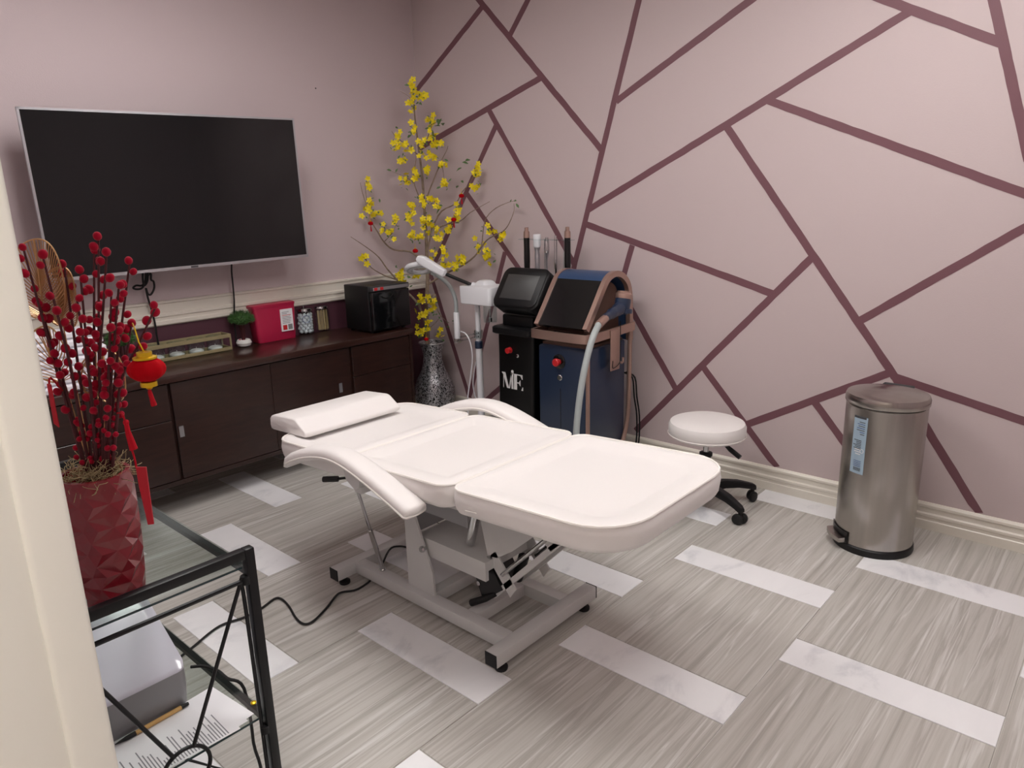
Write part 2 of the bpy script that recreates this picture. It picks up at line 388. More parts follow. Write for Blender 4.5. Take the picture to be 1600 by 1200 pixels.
# ================================================================== treatment bed
BX0, BX1 = 1.37, 2.03; BC = (BX0 + BX1) / 2
bed = thing('treatment_bed', 'white vinyl treatment bed in three sections on a grey steel lifting base', 'bed', (BC, 1.7, 0))
def bedz(y): return .663 + (y - .90) * (.585 - .663) / (2.50 - .90)
def cushion(name, y0, y1, ra, rb, th=.083, x0=BX0, x1=BX1):   # ra: corner radius at y1, rb: at y0
    mb = MB(); R = []
    prof = [(.03, -th), (.008, -th + .008), (0, -th * .72), (-.004, -.03), (0, -.006), (.006, 0), (.02, .005), (.045, .004), (.07, -.003), (.085, -.009), (.10, -.011), (.14, -.010)]
    for d, h in prof:
        o = rrect(x0 + d, x1 - d, y0 + d, y1 - d, max(ra - d, .012), 6, max(rb - d, .012))
        R.append([(x, y, bedz(y) + h) for x, y in o])
    mb.rings(R); c = mb.build(name, 'vinyl_white', bed, 50)
    o = rrect(x0 + .002, x1 - .002, y0 + .002, y1 - .002, ra, 6, rb)
    MB().tube([(x, y, bedz(y) + .000) for x, y in o], .0042, 6, True).build('piping', 'piping_white', c)
    return c
cushion('back_cushion', 2.050, 2.51, .09, .055)
cushion('seat_cushion', 1.513, 2.047, .055, .055)
lg = cushion('leg_cushion', .895, 1.510, .055, .15)
MB().tube([onX(727, 798, BX0 - .004), onX(744, 802, BX0 - .004)], .002, 5).build('seam', 'piping_white', lg)
# armrests
def arm(xc, sgn):
    path = [(2.345, .512), (2.26, .562), (2.15, .603), (2.05, .625), (1.97, .628), (1.88, .613), (1.78, .585), (1.69, .555), (1.635, .536), (1.615, .526)]
    pts = smooth_path([(0, y, z) for y, z in path], 3); R = []; edge = [[], []]
    for i, p in enumerate(pts):
        t = (pts[min(i + 1, len(pts) - 1)] - pts[max(i - 1, 0)]).normalized(); nn = Vector((0, -t.z, t.y)); nn = nn if nn.z > 0 else -nn
        s = i / (len(pts) - 1); e = min(1, math.sin(min(s / .10, 1) * PI / 2) ** .8, math.sin(min((1 - s) / .07, 1) * PI / 2) ** .6 + .02) if 0 < s < 1 else .12
        hw = .047 * max(e, .15) * (.85 + .15 * s); h = .030 * max(e, .3)
        ring = []
        for u, v in ((-1, 0), (-.97, .45), (-.8, .8), (-.5, .96), (0, 1), (.5, .96), (.8, .8), (.97, .45), (1, 0), (.9, -.35), (.6, -.5), (0, -.5), (-.6, -.5), (-.9, -.35)):
            ring.append(p + Vector((xc + u * hw, 0, 0)) + nn * (v * h + .008))
        R.append(ring); edge[0].append(ring[0]); edge[1].append(ring[8])
    a = MB().rings(R).build('armrest', 'vinyl_white', bed, 60)
    MB().tube(edge[0] + edge[1][::-1], .0032, 6, True).build('piping', 'piping_white', a)
    # bracket and rod
    bx = xc + sgn * .012
    b = MB().prism([(1.985, .605), (1.89, .59), (1.90, .55), (1.925, .535), (1.97, .56)], 'X', bx - .014, bx + .014).rbox(bx, bx + sgn * .06, 1.91, 1.95, .515, .545, .006) if sgn > 0 else \
        MB().prism([(1.985, .605), (1.89, .59), (1.90, .55), (1.925, .535), (1.97, .56)], 'X', bx - .014, bx + .014).rbox(bx - .06, bx, 1.91, 1.95, .515, .545, .006)
    b.build('armrest_bracket', 'frame_grey', bed)
    top = Vector((bx, 1.937, .55)); bot = Vector((BC - sgn * .155, 2.10, .078)); mid = top.lerp(bot, .5)
    MB().tube([top, mid], .0065, 10).tube([mid, bot], .009, 10).tube([bot - (bot - top).normalized() * .015, bot + (bot - top).normalized() * .006], .012, 10).build('support_rod', 'chrome', bed)
arm(1.328, 1); arm(2.072, -1)
# base frame of square tube
zt, zb = .082, .034
LX, RX = 1.535, 1.835
for y in (1.405, 2.255):
    MB().rbox(1.425, 1.965, y - .025, y + .025, zb, zt, .004, 2).build('cross_beam', 'frame_grey', bed)
    for x, s in ((1.425, -1), (1.965, 1)):
        MB().rbox(min(x, x + s * .004), max(x, x + s * .004), y - .025, y + .025, zb, zt, .0015, 1).build('end_cap', 'rubber', bed)
        MB().lathe([(.02, 0), (.022, .004), (.022, .012), (.012, .016), (.012, zb + .002)], (x - s * .045, y, 0), 16).build('levelling_foot', 'rubber', bed)
for x in (LX, RX): MB().rbox(x - .025, x + .025, 1.43, 2.23, zb, zt - .001, .004, 2).build('side_beam', 'frame_grey', bed)
for y in (1.62, 1.835): MB().rbox(LX + .025, RX - .025, y - .024, y + .024, zb, zt - .002, .004, 2).build('inner_beam', 'frame_grey', bed)
# upright plates, lift arms, underframe
for x in (1.545, 1.825):
    MB().prism([(1.795, .08), (1.94, .08), (1.94, .50), (1.88, .50), (1.88, .37), (1.80, .17)], 'X', x - .004, x + .004).build('upright_plate', 'frame_grey', bed, 0)
    MB().lathe([(.009, -.012), (.013, -.006), (.013, .006), (.009, .012)], (x - .004, 1.845, .255), 8, Matrix.Rotation(PI / 2, 4, 'Y')).build('pivot_bolt', 'chrome', bed)
MB().box(1.56, 1.81, 1.55, 1.90, .255, .29).box(1.56, 1.575, 1.55, 1.90, .22, .256).box(1.795, 1.81, 1.55, 1.90, .22, .256).build('lift_arm', 'frame_grey', bed, 0)
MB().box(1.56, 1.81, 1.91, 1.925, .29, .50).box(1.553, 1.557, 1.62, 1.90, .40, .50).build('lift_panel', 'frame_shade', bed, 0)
def YZ(px, py, x=1.60): p = onX(px, py, x); return (p.y, p.z)
hpoly = [(1.63, .525), (1.36, .535), YZ(835, 838), YZ(800, 862), YZ(776, 872), YZ(762, 868)]
for x in (1.60, 1.80): MB().prism(hpoly, 'X', x, x + .008).build('hinge_plate', 'frame_grey', bed, 0)
uf = MB()
for x in (1.47, 1.92): uf.box(x - .015, x + .015, 1.02, 2.35, .0, .03)
for y in (1.05, 1.48, 1.56, 2.02, 2.33): uf.box(1.47, 1.92, y - .015, y + .015, .0, .03)
uf.v = [(x, y, z + bedz(y) - .113) for x, y, z in uf.v]
uf.build('underframe', 'frame_grey', bed, 0)
MB().tube([(1.62, 1.68, .30), (1.62, 1.63, .47)], .018, 12).tube([(1.62, 1.63, .47), (1.62, 1.61, .53)], .011, 12).build('lift_cylinder', 'chrome', bed)
# tilting leg drive: inclined rails with black gear motor
MB().prism([YZ(772, 936), YZ(876, 852), YZ(872, 843), YZ(770, 926)], 'X', 1.60, 1.625).build('drive_rail', 'frame_grey', bed, 0)
MB().prism([YZ(772, 936), YZ(876, 852), YZ(872, 843), YZ(770, 926)], 'X', 1.745, 1.77).build('drive_rail', 'frame_grey', bed, 0)
for x in (1.592, 1.77):
    MB().tube([(x, *YZ(787, 897)), (x, *YZ(860, 838))], .0075, 10).build('drive_rod', 'chrome', bed)
    MB().prism([YZ(762, 870), YZ(774, 862), YZ(806, 922), YZ(797, 934)], 'X', x + .008, x + .014).build('drive_plate', 'frame_grey', bed, 0)
    MB().prism([YZ(845, 842), YZ(868, 838), YZ(876, 850), YZ(860, 862)], 'X', x + .008, x + .014).build('drive_plate', 'frame_grey', bed, 0)
MB().lathe([(.009, -.006), (.009, .006)], (1.597, *YZ(767, 871)), 10, Matrix.Rotation(PI / 2, 4, 'Y')).build('pivot_bolt', 'chrome', bed)
MB().prism([YZ(738, 880), YZ(762, 869), YZ(786, 922), YZ(756, 937)], 'X', 1.596, 1.70).build('gear_motor', 'black_satin', bed, 0)
MB().lathe([(.008, 0), (.008, .004)], (1.595, *YZ(750, 910)), 14, Matrix.Rotation(-PI / 2, 4, 'Y')).build('motor_screw', 'chrome', bed)
MB().tube([(1.66, *YZ(790, 915)), (1.66, *YZ(800, 880))], .019, 14).build('motor_can', 'black_plastic', bed)
MB().tube([(1.60, *YZ(775, 928)), (1.59, *YZ(762, 933)), (1.58, *YZ(743, 938))], [.008, .012, .013], 12).build('drive_knob', 'rubber', bed)
MB().tube([(1.37, 2.18, .495), (1.40, 2.13, .50)], .011, 10).tube([(1.40, 2.13, .50), (1.50, 2.05, .505)], .005, 8).build('release_lever', 'rubber', bed)
# pillow
sec = [(2.380, .0), (2.372, .006), (2.371, .014), (2.376, .022), (2.430, .061), (2.442, .067), (2.458, .070), (2.60, .066), (2.622, .060), (2.633, .048), (2.636, .02), (2.630, .004), (2.615, .0)]
R = []
for x, e in ((1.432, .84), (1.434, .92), (1.440, .97), (1.452, 1), (1.56, 1.01), (1.67, 1.015), (1.78, 1.01), (1.885, 1), (1.897, .97), (1.903, .92), (1.905, .84)):
    R.append([(x, 2.50 + (y - 2.50) * (.6 + .4 * e), bedz(y) + .004 + .032 + (z - .032) * e) for y, z in sec])
plo = MB().rings(R).build('pillow', 'vinyl_white', None, 70)
tag(plo, 'white vinyl wedge pillow lying at the head of the treatment bed', 'pillow')
# power cord of the bed
cp = [(640, 888), (625, 884), (610, 888), (590, 905), (560, 920), (535, 925), (525, 931), (510, 950), (490, 970), (475, 975), (462, 965), (452, 948), (440, 936), (428, 936), (405, 953), (380, 965), (350, 975), (330, 987), (300, 1012), (270, 1035)]
pts = [onZ(px, py, .006) for px, py in cp]; pts[0].z = .10; pts[1].z = .095; pts[2].z = .088; pts[3].z = .03
tag(MB().tube(smooth_path(pts, 4), .0042, 7).build('power_cord', 'rubber'), 'black power cord snaking over the floor from the treatment bed', 'cord')
# ================================================================== stool
sc = Vector((3.04, 1.50, 0))
st = thing('rolling_stool', 'round white rolling stool with black five-star base beside the bed', 'stool', sc)
MB().lathe([(.05, .352), (.15, .352), (.172, .358), (.18, .375), (.18, .408), (.172, .424), (.15, .432), (.08, .435), (.001, .436)], sc, 40).build('seat', 'vinyl_white', st, 40)
MB().lathe([(.181, .366), (.183, .369), (.181, .372)], sc, 40, None, False, False).build('piping', 'piping_white', st)
MB().lathe([(.014, .20), (.014, .345), (.05, .346), (.05, .352)], sc, 16).build('gas_lift', 'chrome', st)
MB().lathe([(.03, .08), (.027, .20), (.023, .25), (.031, .256), (.031, .27), (.018, .275)], sc, 16).build('column_cover', 'black_plastic', st)
lv = sc + Vector((.0, 0, .345)); ld = Vector((-.1, -1, 0)).normalized()
MB().tube([lv + ld * .04, lv + ld * .10 + Vector((0, 0, -.012)), lv + ld * .13 + Vector((0, 0, -.03)), lv + ld * .18 + Vector((0, 0, -.055))], [.006, .008, .012, .012], 8).build('height_lever', 'black_plastic', st)
MB().lathe([(.038, .07), (.04, .075), (.04, .115), (.032, .125)], sc, 16).build('hub', 'black_plastic', st)
a0 = math.atan2(1.262 - sc.y, 2.94 - sc.x)
for k in range(5):
    a = a0 + 2 * PI * k / 5; d = Vector((math.cos(a), math.sin(a), 0)); w = Vector((-d.y, d.x, 0)); R = []
    for s, z, hw, hh in ((.02, .095, .026, .02), (.10, .104, .024, .018), (.17, .098, .021, .016), (.225, .084, .018, .014), (.25, .076, .017, .014), (.262, .072, .012, .010)):
        c = sc + d * s + Vector((0, 0, z))
        R.append([c + w * hw * u + Vector((0, 0, hh * v)) for u, v in ((-1, -1), (1, -1), (1, .3), (.6, 1), (-.6, 1), (-1, .3))])
    lgo = MB().rings(R).build('leg', 'black_plastic', st, 40)
    c = sc + d * .248; q = Matrix.Rotation(a + .5, 4, 'Z') @ Matrix.Rotation(PI / 2, 4, 'X')
    cs = MB()
    for sgn in (-1, 1): cs.lathe([(.012, -.009), (.024, -.009), (.026, -.004), (.026, .006), (.02, .010), (.001, .011)], c + w * sgn * .014 + Vector((0, 0, .0262)), 16, q)
    cs.lathe([(.009, .03), (.009, .075)], c, 10)
    cs.prism([(math.cos(t) * .022, .034 + math.sin(t) * .022) for t in [PI * j / 6 for j in range(7)]], 'X', -.012, .012) if False else None
    cs.build('caster', 'rubber', lgo)
# ================================================================== step bin
bc = Vector((3.125, .755, 0)); br = .152
bn = thing('pedal_bin', 'tall brushed steel pedal bin standing by the mural wall', 'bin', bc)
MB().lathe([(br - .006, .03), (br, .034), (br, .622), (br - .004, .626)], bc, 56).build('bin_body', 'steel', bn)
MB().lathe([(br + .004, 0), (br + .006, .006), (br + .004, .026), (br - .002, .032)], bc, 56).build('base_ring', 'black_plastic', bn)
MB().lathe([(br - .006, .622), (br - .006, .632)], bc, 56).build('rim_gasket', 'black_plastic', bn)
MB().lathe([(br + .003, .631), (br + .005, .636), (br + .005, .656), (br, .668), (br - .03, .674), (.06, .678), (.001, .678)], bc, 56).build('lid', 'steel', bn, 25)
MB().rbox(bc.x + .135, bc.x + .168, bc.y - .06, bc.y + .06, .60, .672, .006).build('hinge', 'dark_grey', bn)
fa = math.atan2(onZ(1336, 848, 0).y - bc.y, onZ(1336, 848, 0).x - bc.x)
fd = Vector((math.cos(fa), math.sin(fa), 0))
def arcpts(r, a, h, n=9): return [(bc.x + r * math.cos(fa + a * (2 * k / n - 1)), bc.y + r * math.sin(fa + a * (2 * k / n - 1)), h) for k in range(n + 1)]
MB().rings([arcpts(br + .001, .46, .032) + arcpts(br + .006, .46, .032)[::-1], arcpts(br + .001, .46, .082) + arcpts(br + .006, .46, .082)[::-1]]).build('pedal_recess', 'black_satin', bn)
MB().rings([arcpts(br, .40, .034) + arcpts(br + .03, .34, .034)[::-1], arcpts(br, .40, .056) + arcpts(br + .03, .34, .052)[::-1]]).build('pedal', 'steel', bn)
sa = math.atan2(onZ(1342, 690, .45).y - bc.y, onZ(1342, 690, .45).x - bc.x)
def patch(a, b, z0, z1, r, n=6): return MB().rings([[(bc.x + r * math.cos(a + (b - a) * k / n), bc.y + r * math.sin(a + (b - a) * k / n), z) for k in range(n + 1)] for z in (z0, z1)], False, False, False)
def hit(px, py):        # where a pixel's line of sight meets the bin's side
    d = ray(px, py); a = d.x ** 2 + d.y ** 2; b = -2 * (d.x * bc.x + d.y * bc.y); c = bc.x ** 2 + bc.y ** 2 - (br + .001) ** 2
    t = (-b - math.sqrt(max(b * b - 4 * a * c, 0))) / (2 * a); p = CAM + d * t
    return math.atan2(p.y - bc.y, p.x - bc.x), p.z
(aL, zT), (aR, _), (_, zB) = hit(1336, 648), hit(1357, 652), hit(1331, 737)
aL, aR = sorted((aL % (2 * PI), aR % (2 * PI)))
stk = patch(aL, aR, zB, zT, br + .0008).build('sticker', 'sticker_blue', bn)
def smark(u0, u1, v0, v1, m='white_print'):
    A = aR + (aL - aR) * 0; a_, b_ = aL + (aR - aL) * (1 - u1), aL + (aR - aL) * (1 - u0)
    patch(a_, b_, zB + (zT - zB) * v0, zB + (zT - zB) * v1, br + .0014, 3).build('sticker_print', m, stk)
smark(.1, 1, .965, 1.0, 'ink')
rnd = random.Random(3)
for k in range(7): smark(.15, .15 + rnd.uniform(.3, .75), .9 - k * .035, .912 - k * .035, 'blue_print' if k % 2 else 'ink')
for k in range(6): smark(.3, .3 + rnd.uniform(.3, .6), .58 - k * .028, .592 - k * .028, 'ink')
for k in range(3): smark(.3, .3 + rnd.uniform(.35, .55), .42 - k * .04, .437 - k * .04)
cl, cz = (aL + aR) / 2 + (aR - aL) * .28, zB + (zT - zB) * .41
MB().tube([(bc.x + (br + .0014) * math.cos(cl + .045 * math.cos(t)), bc.y + (br + .0014) * math.sin(cl + .045 * math.cos(t)), cz + .008 * math.sin(t)) for t in [2 * PI * k / 14 for k in range(14)]], .0012, 4, True).build('sticker_print', 'white_print', stk)
for k in range(9): smark(.2 + k * .06, .2 + k * .06 + .03 * (1 + k % 2 * .4), .05, .11, 'ink')
for k in range(4): smark(.2, .75, .13 + k * .03, .14 + k * .03, 'blue_print')
# ================================================================== credenza under the television
CF, CT, CB = 3.452, .700, .15             # front face, top, underside
CR = onY(645, 560, CF).x; CL = .62
cz = thing('credenza', 'long dark brown wooden credenza under the television', 'cabinet', ((CL + CR) / 2, 3.65, 0))
MB().box(CL, CR, CF + .02, YW - .025, CB, CT - .036).build('carcass', 'wood_dark', cz, 0)
MB().rbox(CL - .012, CR + .008, CF - .012, YW - .022, CT - .036, CT, .003, 2).build('worktop', 'wood_top', cz)
MB().box(CL, CR, CF - .002, CF + .02, CB, CB + .022).build('bottom_rail', 'wood_dark', cz, 0)
g1 = onY(272, 660, CF).x; g2 = onY(549, 580, CF).x
zf0, zf1 = CB + .024, CT - .042
def front(name, x0, x1, z0, z1, y=CF): return MB().rbox(x0, x1, y, y + .018, z0, z1, .002, 1).build(name, 'wood_dark', cz)
zs = onY(245, 663, CF).z
for x0, x1 in ((CL, g1 - .008), (g2 + .014, CR - .022)):
    front('drawer_front', x0, x1, zs + .0015, zf1); front('drawer_front', x0, x1, zf0, zs - .0015)
gm_ = (g1 + g2) / 2
for x0, x1, hx, y in ((g1 + .008, gm_ + .01, onY(284, 674, CF), CF), (gm_ + .012, g2 - .004, onY(533, 606, CF), CF + .004)):
    d = front('sliding_door', x0, x1, zf0, zf1, y)
    h = MB(); w, hh = .011, .028
    for q in ((-w, w, hh - .004, hh), (-w, w, -hh, -hh + .004), (-w, -w + .004, -hh, hh), (w - .004, w, -hh, hh)): h.box(hx.x + q[0], hx.x + q[1], y - .0025, y + .001, hx.z + q[2], hx.z + q[3])
    h.box(hx.x - w, hx.x + w, y - .0008, y + .001, hx.z - hh, hx.z + hh)
    h.build('recessed_pull', 'silver', d, 0)
MB().box(CR - .02, CR, CF, CF + .02, CB, CT - .036).build('side_panel', 'wood_dark', cz, 0)
for x in (CL + .04, CR - .04):
    for y in (CF + .06, YW - .08): MB().rbox(x - .02, x + .02, y - .02, y + .02, 0, CB, .003, 1).build('leg', 'gap_black', cz)
T = CT + .0005
def top_at(px, py): return onZ(px, py, CT)
# towel warmer
a = onZ(508, 512, CT); b = onZ(556, 517, CT); c = onZ(600, 505, CT)
tw = thing('towel_warmer', 'black box towel warmer with a front door on the credenza', 'towel warmer', (b.x, b.y, CT))
x0, x1 = b.x - .015, c.x + .0; y0, y1 = 3.475, 3.745; h = .285
MB().rbox(x0, x1, y0 + .03, y1, T + .012, T + h, .006).build('housing', 'black_plastic', tw)
dr = MB().rbox(x0 + .006, x1 - .002, y0, y0 + .028, T + .016, T + h - .034, .008).build('door', 'black_gloss', tw)
MB().tube(smooth_path([(x0 + .07 + .09 * k / 6, y0 - .004, T + h - .062 - .018 * math.sin(PI * k / 6)) for k in range(7)], 3), .004, 6).build('door_grip', 'black_satin', dr)
MB().rbox(x0, x1, y0 + .004, y0 + .03, T + h - .032, T + h, .003).build('control_strip', 'dark_grey', tw)
MB().box(x0 + .02, x1 - .006, y0 + .003, y0 + .006, T + h - .027, T + h - .008).build('control_label', 'silver', tw, 0)
for k in (0, 1): MB().rbox(x0 + .028 + k * .045, x0 + .050 + k * .045, y0 - .001, y0 + .005, T + h - .026, T + h - .009, .001, 1).build('switch', 'red_button', tw)
for x in (x0 + .025, x1 - .025):
    for y in (y0 + .05, y1 - .03): MB().lathe([(.012, 0), (.012, .013)], (x, y, T), 10).build('foot', 'rubber', tw)
(MB().tube(smooth_path([(x1 + .003, 3.60, T + .02), (x1 + .03, 3.58, T + .012), (x1 + .06, 3.60, T + .007), (x1 + .05, 3.66, T + .007), (x1 + .02, 3.74, T + .007), (x1 + .03, 3.83, T + .007)], 4), .006, 7).build('power_cord', 'rubber', tw))
# sharps container
p = onZ(405, 537, CT); q = onZ(464, 527, CT)
sx0, sx1, sy = p.x, q.x, p.y - .01
sh = thing('sharps_container', 'translucent red plastic sharps container on the credenza', 'container', ((sx0 + sx1) / 2, sy, CT))
hh = .205; R = []
for z, g in ((0, 0), (.004, .003), (hh * .5, .010), (hh, .022)):
    R.append([(x, y, T + z) for x, y in rrect(sx0 - g, sx1 + g * .3, sy - g * .4, sy + .11 + g, .018, 4)])
MB().rings(R).build('tub', 'sharps_red', sh, 50)
g = .026; R = []
for z, e in ((hh - .004, 0), (hh + .010, .002), (hh + .014, -.004)):
    R.append([(x, y, T + z) for x, y in rrect(sx0 - g - e, sx1 + g * .3 + e, sy - g * .4 - e, sy + .11 + g + e, .02, 4)])
MB().rings(R).build('lid', 'sharps_red', sh, 50)
A0 = onY(437, 484, sy - .01); A1 = onY(459, 515, sy - .008)
lw, lh = A1.x - A0.x, A0.z - A1.z
lb = MB().box(A0.x, A1.x, sy - .0125, sy - .006, A1.z, A0.z).build('paper_label', 'paper', sh, 0)
def lmark(u0, u1, v0, v1, m): MB().box(A0.x + lw * u0, A0.x + lw * u1, sy - .0132, sy - .012, A1.z + lh * v0, A1.z + lh * v1).build('label_print', m, lb, 0)
lmark(.12, .45, .06, .28, 'red_button'); lmark(.55, .9, .06, .3, 'grey_plastic')
rnd = random.Random(5)
for k in range(8): lmark(.12, .12 + rnd.uniform(.4, .75), .36 + k * .07, .385 + k * .07, 'red_button' if k == 5 else 'grey_plastic')
# two glass jars
def jar(px, py, name, label, H):
    b = onZ(px, py, CT); t = thing(name, label, 'jar', (b.x, b.y, CT), 'glass jars on the credenza')
    r = .053
    MB().lathe([(.001, .001), (r - .002, .001), (r, .006), (r, H - .02), (r - .008, H), (r - .0095, H), (r - .0015, H - .021), (r - .0015, .007), (.001, .006)], (b.x, b.y, T), 28, None, False, False).build('glass_body', 'jar_glass', t)
    l = MB().lathe([(r - .006, H - .002), (r - .003, H), (r - .003, H + .012), (.016, H + .018), (.001, H + .018)], (b.x, b.y, T), 28).build('lid', 'chrome', t)
    MB().lathe([(.004, H + .018), (.004, H + .03), (.009, H + .034), (.009, H + .042), (.001, H + .046)], (b.x, b.y, T), 14).build('knob', 'chrome', l)
    return Vector((b.x, b.y, T)), t
j1, t1 = jar(478, 521, 'cotton_jar', 'lidded glass jar filled with white cotton balls on the credenza', .142)
MB().tube([(j1.x + .0535 * math.cos(t), j1.y + .0535 * math.sin(t), j1.z + .095 + .022 * u) for t, u in [(-1.9 + .8 * math.cos(w) * .55, math.sin(w)) for w in [2 * PI * k / 20 for k in range(20)]]], .0012, 5, True).build('printed_ring', 'blue_print', t1)
j2, t2 = jar(503, 516, 'stick_jar', 'lidded glass jar filled with wooden waxing sticks on the credenza', .142)
cm = MB().ball((0, 0, 0), .0128, 8, 5, (1, .95, .85)).mesh('cotton_ball'); cm.materials.append(MATS['cotton'])
rnd = random.Random(11)
for L in range(7):
    for k in range(9):
        a_ = 2 * PI * (k + .5 * (L % 2)) / 9; r_ = .037
        o = link('cotton_ball', cm); o.location = (j1.x + r_ * math.cos(a_), j1.y + r_ * math.sin(a_), j1.z + .018 + L * .0165 + rnd.uniform(-.001, .001)); o.rotation_euler = (rnd.random() * 3, rnd.random() * 3, 0)
        tag(o, 'small white cotton ball inside the lidded glass jar', 'cotton ball', 'cotton balls in the glass jar')
sm = MB().rbox(-.0045, .0045, -.0009, .0009, 0, .122, .0007, 1).mesh('wooden_stick', 0); sm.materials.append(MATS['stick_wood'])
for k in range(46):
    a_ = 2.4 * k; r_ = .043 * math.sqrt((k + .5) / 46)
    o = link('wooden_stick', sm); o.location = (j2.x + r_ * math.cos(a_), j2.y + r_ * math.sin(a_), j2.z + .008)
    o.rotation_euler = (rnd.uniform(-.03, .03), rnd.uniform(-.02, .04), rnd.uniform(0, 3))
    tag(o, 'flat wooden waxing stick standing inside the lidded glass jar', 'stick', 'wooden sticks in the glass jar')
# candle tray
p = onZ(250, 568, CT); q = onZ(365, 548, CT)
tx0, tx1, ty = onZ(228, 570, CT).x, q.x, p.y - .004
ct = thing('candle_tray', 'olive wooden tray frame holding four candle glasses on the credenza', 'candle tray', ((tx0 + tx1) / 2, ty, CT))
dep, ht = .105, .094
MB().box(tx0, tx1, ty, ty + dep, T, T + .006).build('tray_floor', 'olive_wood', ct, 0)
for y in (ty, ty + dep - .008):
    MB().rbox(tx0, tx1, y, y + .008, T, T + .022, .001, 1).build('lower_rail', 'olive_wood', ct)
    MB().rbox(tx0 - .0, tx1, y, y + .008, T + ht - .02, T + ht, .001, 1).build('upper_rail', 'olive_wood', ct)
for x in (tx0, tx1 - .008):
    MB().rbox(x, x + .008, ty + .008, ty + dep - .008, T + .0, T + .022, .001, 1).build('lower_rail', 'olive_wood', ct)
    MB().rbox(x, x + .008, ty + .008, ty + dep - .008, T + ht - .02, T + ht, .001, 1).build('upper_rail', 'olive_wood', ct)
    for y in (ty, ty + dep - .008): MB().box(x, x + .008, y, y + .008, T + .02, T + ht - .018).build('corner_post', 'olive_wood', ct, 0)
n = 4; step = (tx1 - tx0 - .03) / n
names = ['at the lantern end of the tray', 'second from the lantern in the tray', 'third from the lantern in the tray', 'nearest the small bonsai in the tray']
for k in range(n):
    cx, cy = tx0 + .012 + step * (k + .5), ty + dep / 2; rr = min(step / 2 - .003, .043)
    o = MB().lathe([(.001, .0065), (rr, .0065), (rr, .088), (rr - .002, .088), (rr - .002, .009), (.001, .009)], (cx, cy, T), 28, None, False, False).build('candle_glass', 'jar_glass')
    tag(o, 'clear candle glass ' + names[k], 'glass', 'candle glasses in the tray')
    o = MB().lathe([(rr * .6, .0095), (rr * .86, .016), (rr * .86, .024), (rr * .6, .032), (.001, .034)], (cx, cy, T), 24).build('candle', 'candle_wax')
    tag(o, 'white floating candle ' + names[k], 'candle', 'white candles in the tray')
    w = MB().tube([(cx, cy, T + .033), (cx + .001, cy, T + .044)], .0012, 5).build('wick', 'candle_wax', o)
# small bonsais
def bonsai(b, label, s=1.0, seed=1):
    t = thing('bonsai', label, 'potted plant', b, 'small bonsais on the credenza'); b = Vector(b)
    MB().lathe([(.02 * s, 0), (.036 * s, .006 * s), (.042 * s, .022 * s), (.036 * s, .038 * s), (.031 * s, .041 * s), (.028 * s, .038 * s), (.001, .034 * s)], b, 24).build('pot', 'pot_white', t)
    rnd = random.Random(seed)
    for k in range(3):
        a_ = 2 * PI * k / 3; MB().tube(smooth_path([b + Vector((.006 * math.cos(a_), .006 * math.sin(a_), .03 * s)), b + Vector((.01 * math.cos(a_), .01 * math.sin(a_), (.075 * s))), b + Vector((.012 * math.cos(a_), (.012 * math.sin(a_)), .14 * s))], 3), .0045 * s, 6).build('trunk', 'stem_brown', t)
    for k in range(9):
        a_ = 2.4 * k; r_ = .022 * s
        MB().ball(b + Vector((r_ * math.cos(a_), r_ * math.sin(a_), .038 * s)), .005 * s, 6, 4).build('pebble', ['pot_white', 'sharps_red'][k % 3 == 1], t)
    mb = MB()
    for k in range(900):
        u, v = rnd.uniform(0, 2 * PI), rnd.uniform(-.25, 1); w = math.sqrt(max(0, 1 - v * v)); rad = rnd.uniform(.75, 1.05)
        n_ = Vector((w * math.cos(u), w * math.sin(u), v)); c_ = b + Vector((n_.x * .062, n_.y * .062, .052 * n_.z + .112)) * s if False else b + Vector((n_.x * .06 * rad * s, n_.y * .06 * rad * s, (.152 + .046 * n_.z * rad) * s))
        d_ = (n_ + Vector((rnd.uniform(-.8, .8), rnd.uniform(-.8, .8), rnd.uniform(-.5, .8)))).normalized(); e_ = d_.orthogonal() * .0016 * s
        mb.add([c_ - e_, c_ + e_, c_ + d_ * .02 * s], [(0, 1, 2)])
    mb.ball(b + Vector((0, 0, .157 * s)), .05 * s, 12, 8, (1, 1, .72)); o = mb.build('foliage', 'leaf_green', t, 0); o['kind'] = 'stuff'
bb = onZ(382, 541, CT); bonsai(bb, 'small bonsai in a white pot beside the red sharps container', 1.0, 1)
bb2 = onY(188, 530, 3.745); bonsai((bb2.x, 3.745, CT), 'small bonsai half hidden behind the red willow branches', 1.0, 2)
# white linen stack at the left end of the credenza
for k in range(7):
    tx = onZ(100, 625, CT)
    x0, x1, y0, y1 = .68, onY(192, 605, 3.475).x - .006 * k, 3.475 + .006 * k, 3.665 - .003 * k; z0 = T + k * .0375
    R = []
    for d_, h_ in ((.012, 0), (0, .010), (0, .027), (.012, .037)):
        R.append([(x, y, z0 + h_ + .0 * math.sin(x * 40)) for x, y in rrect(x0 + d_, x1 - d_, y0 + d_, y1 - d_, .03, 4)])
    tag(MB().rings(R).build('folded_sheet', 'linen', None, 50), ['bottom', 'second from the bottom', 'third from the bottom', 'middle', 'third from the top', 'second from the top', 'topmost'][k] + ' folded white sheet in the stack on the credenza', 'folded sheet', 'folded white sheets on the credenza')
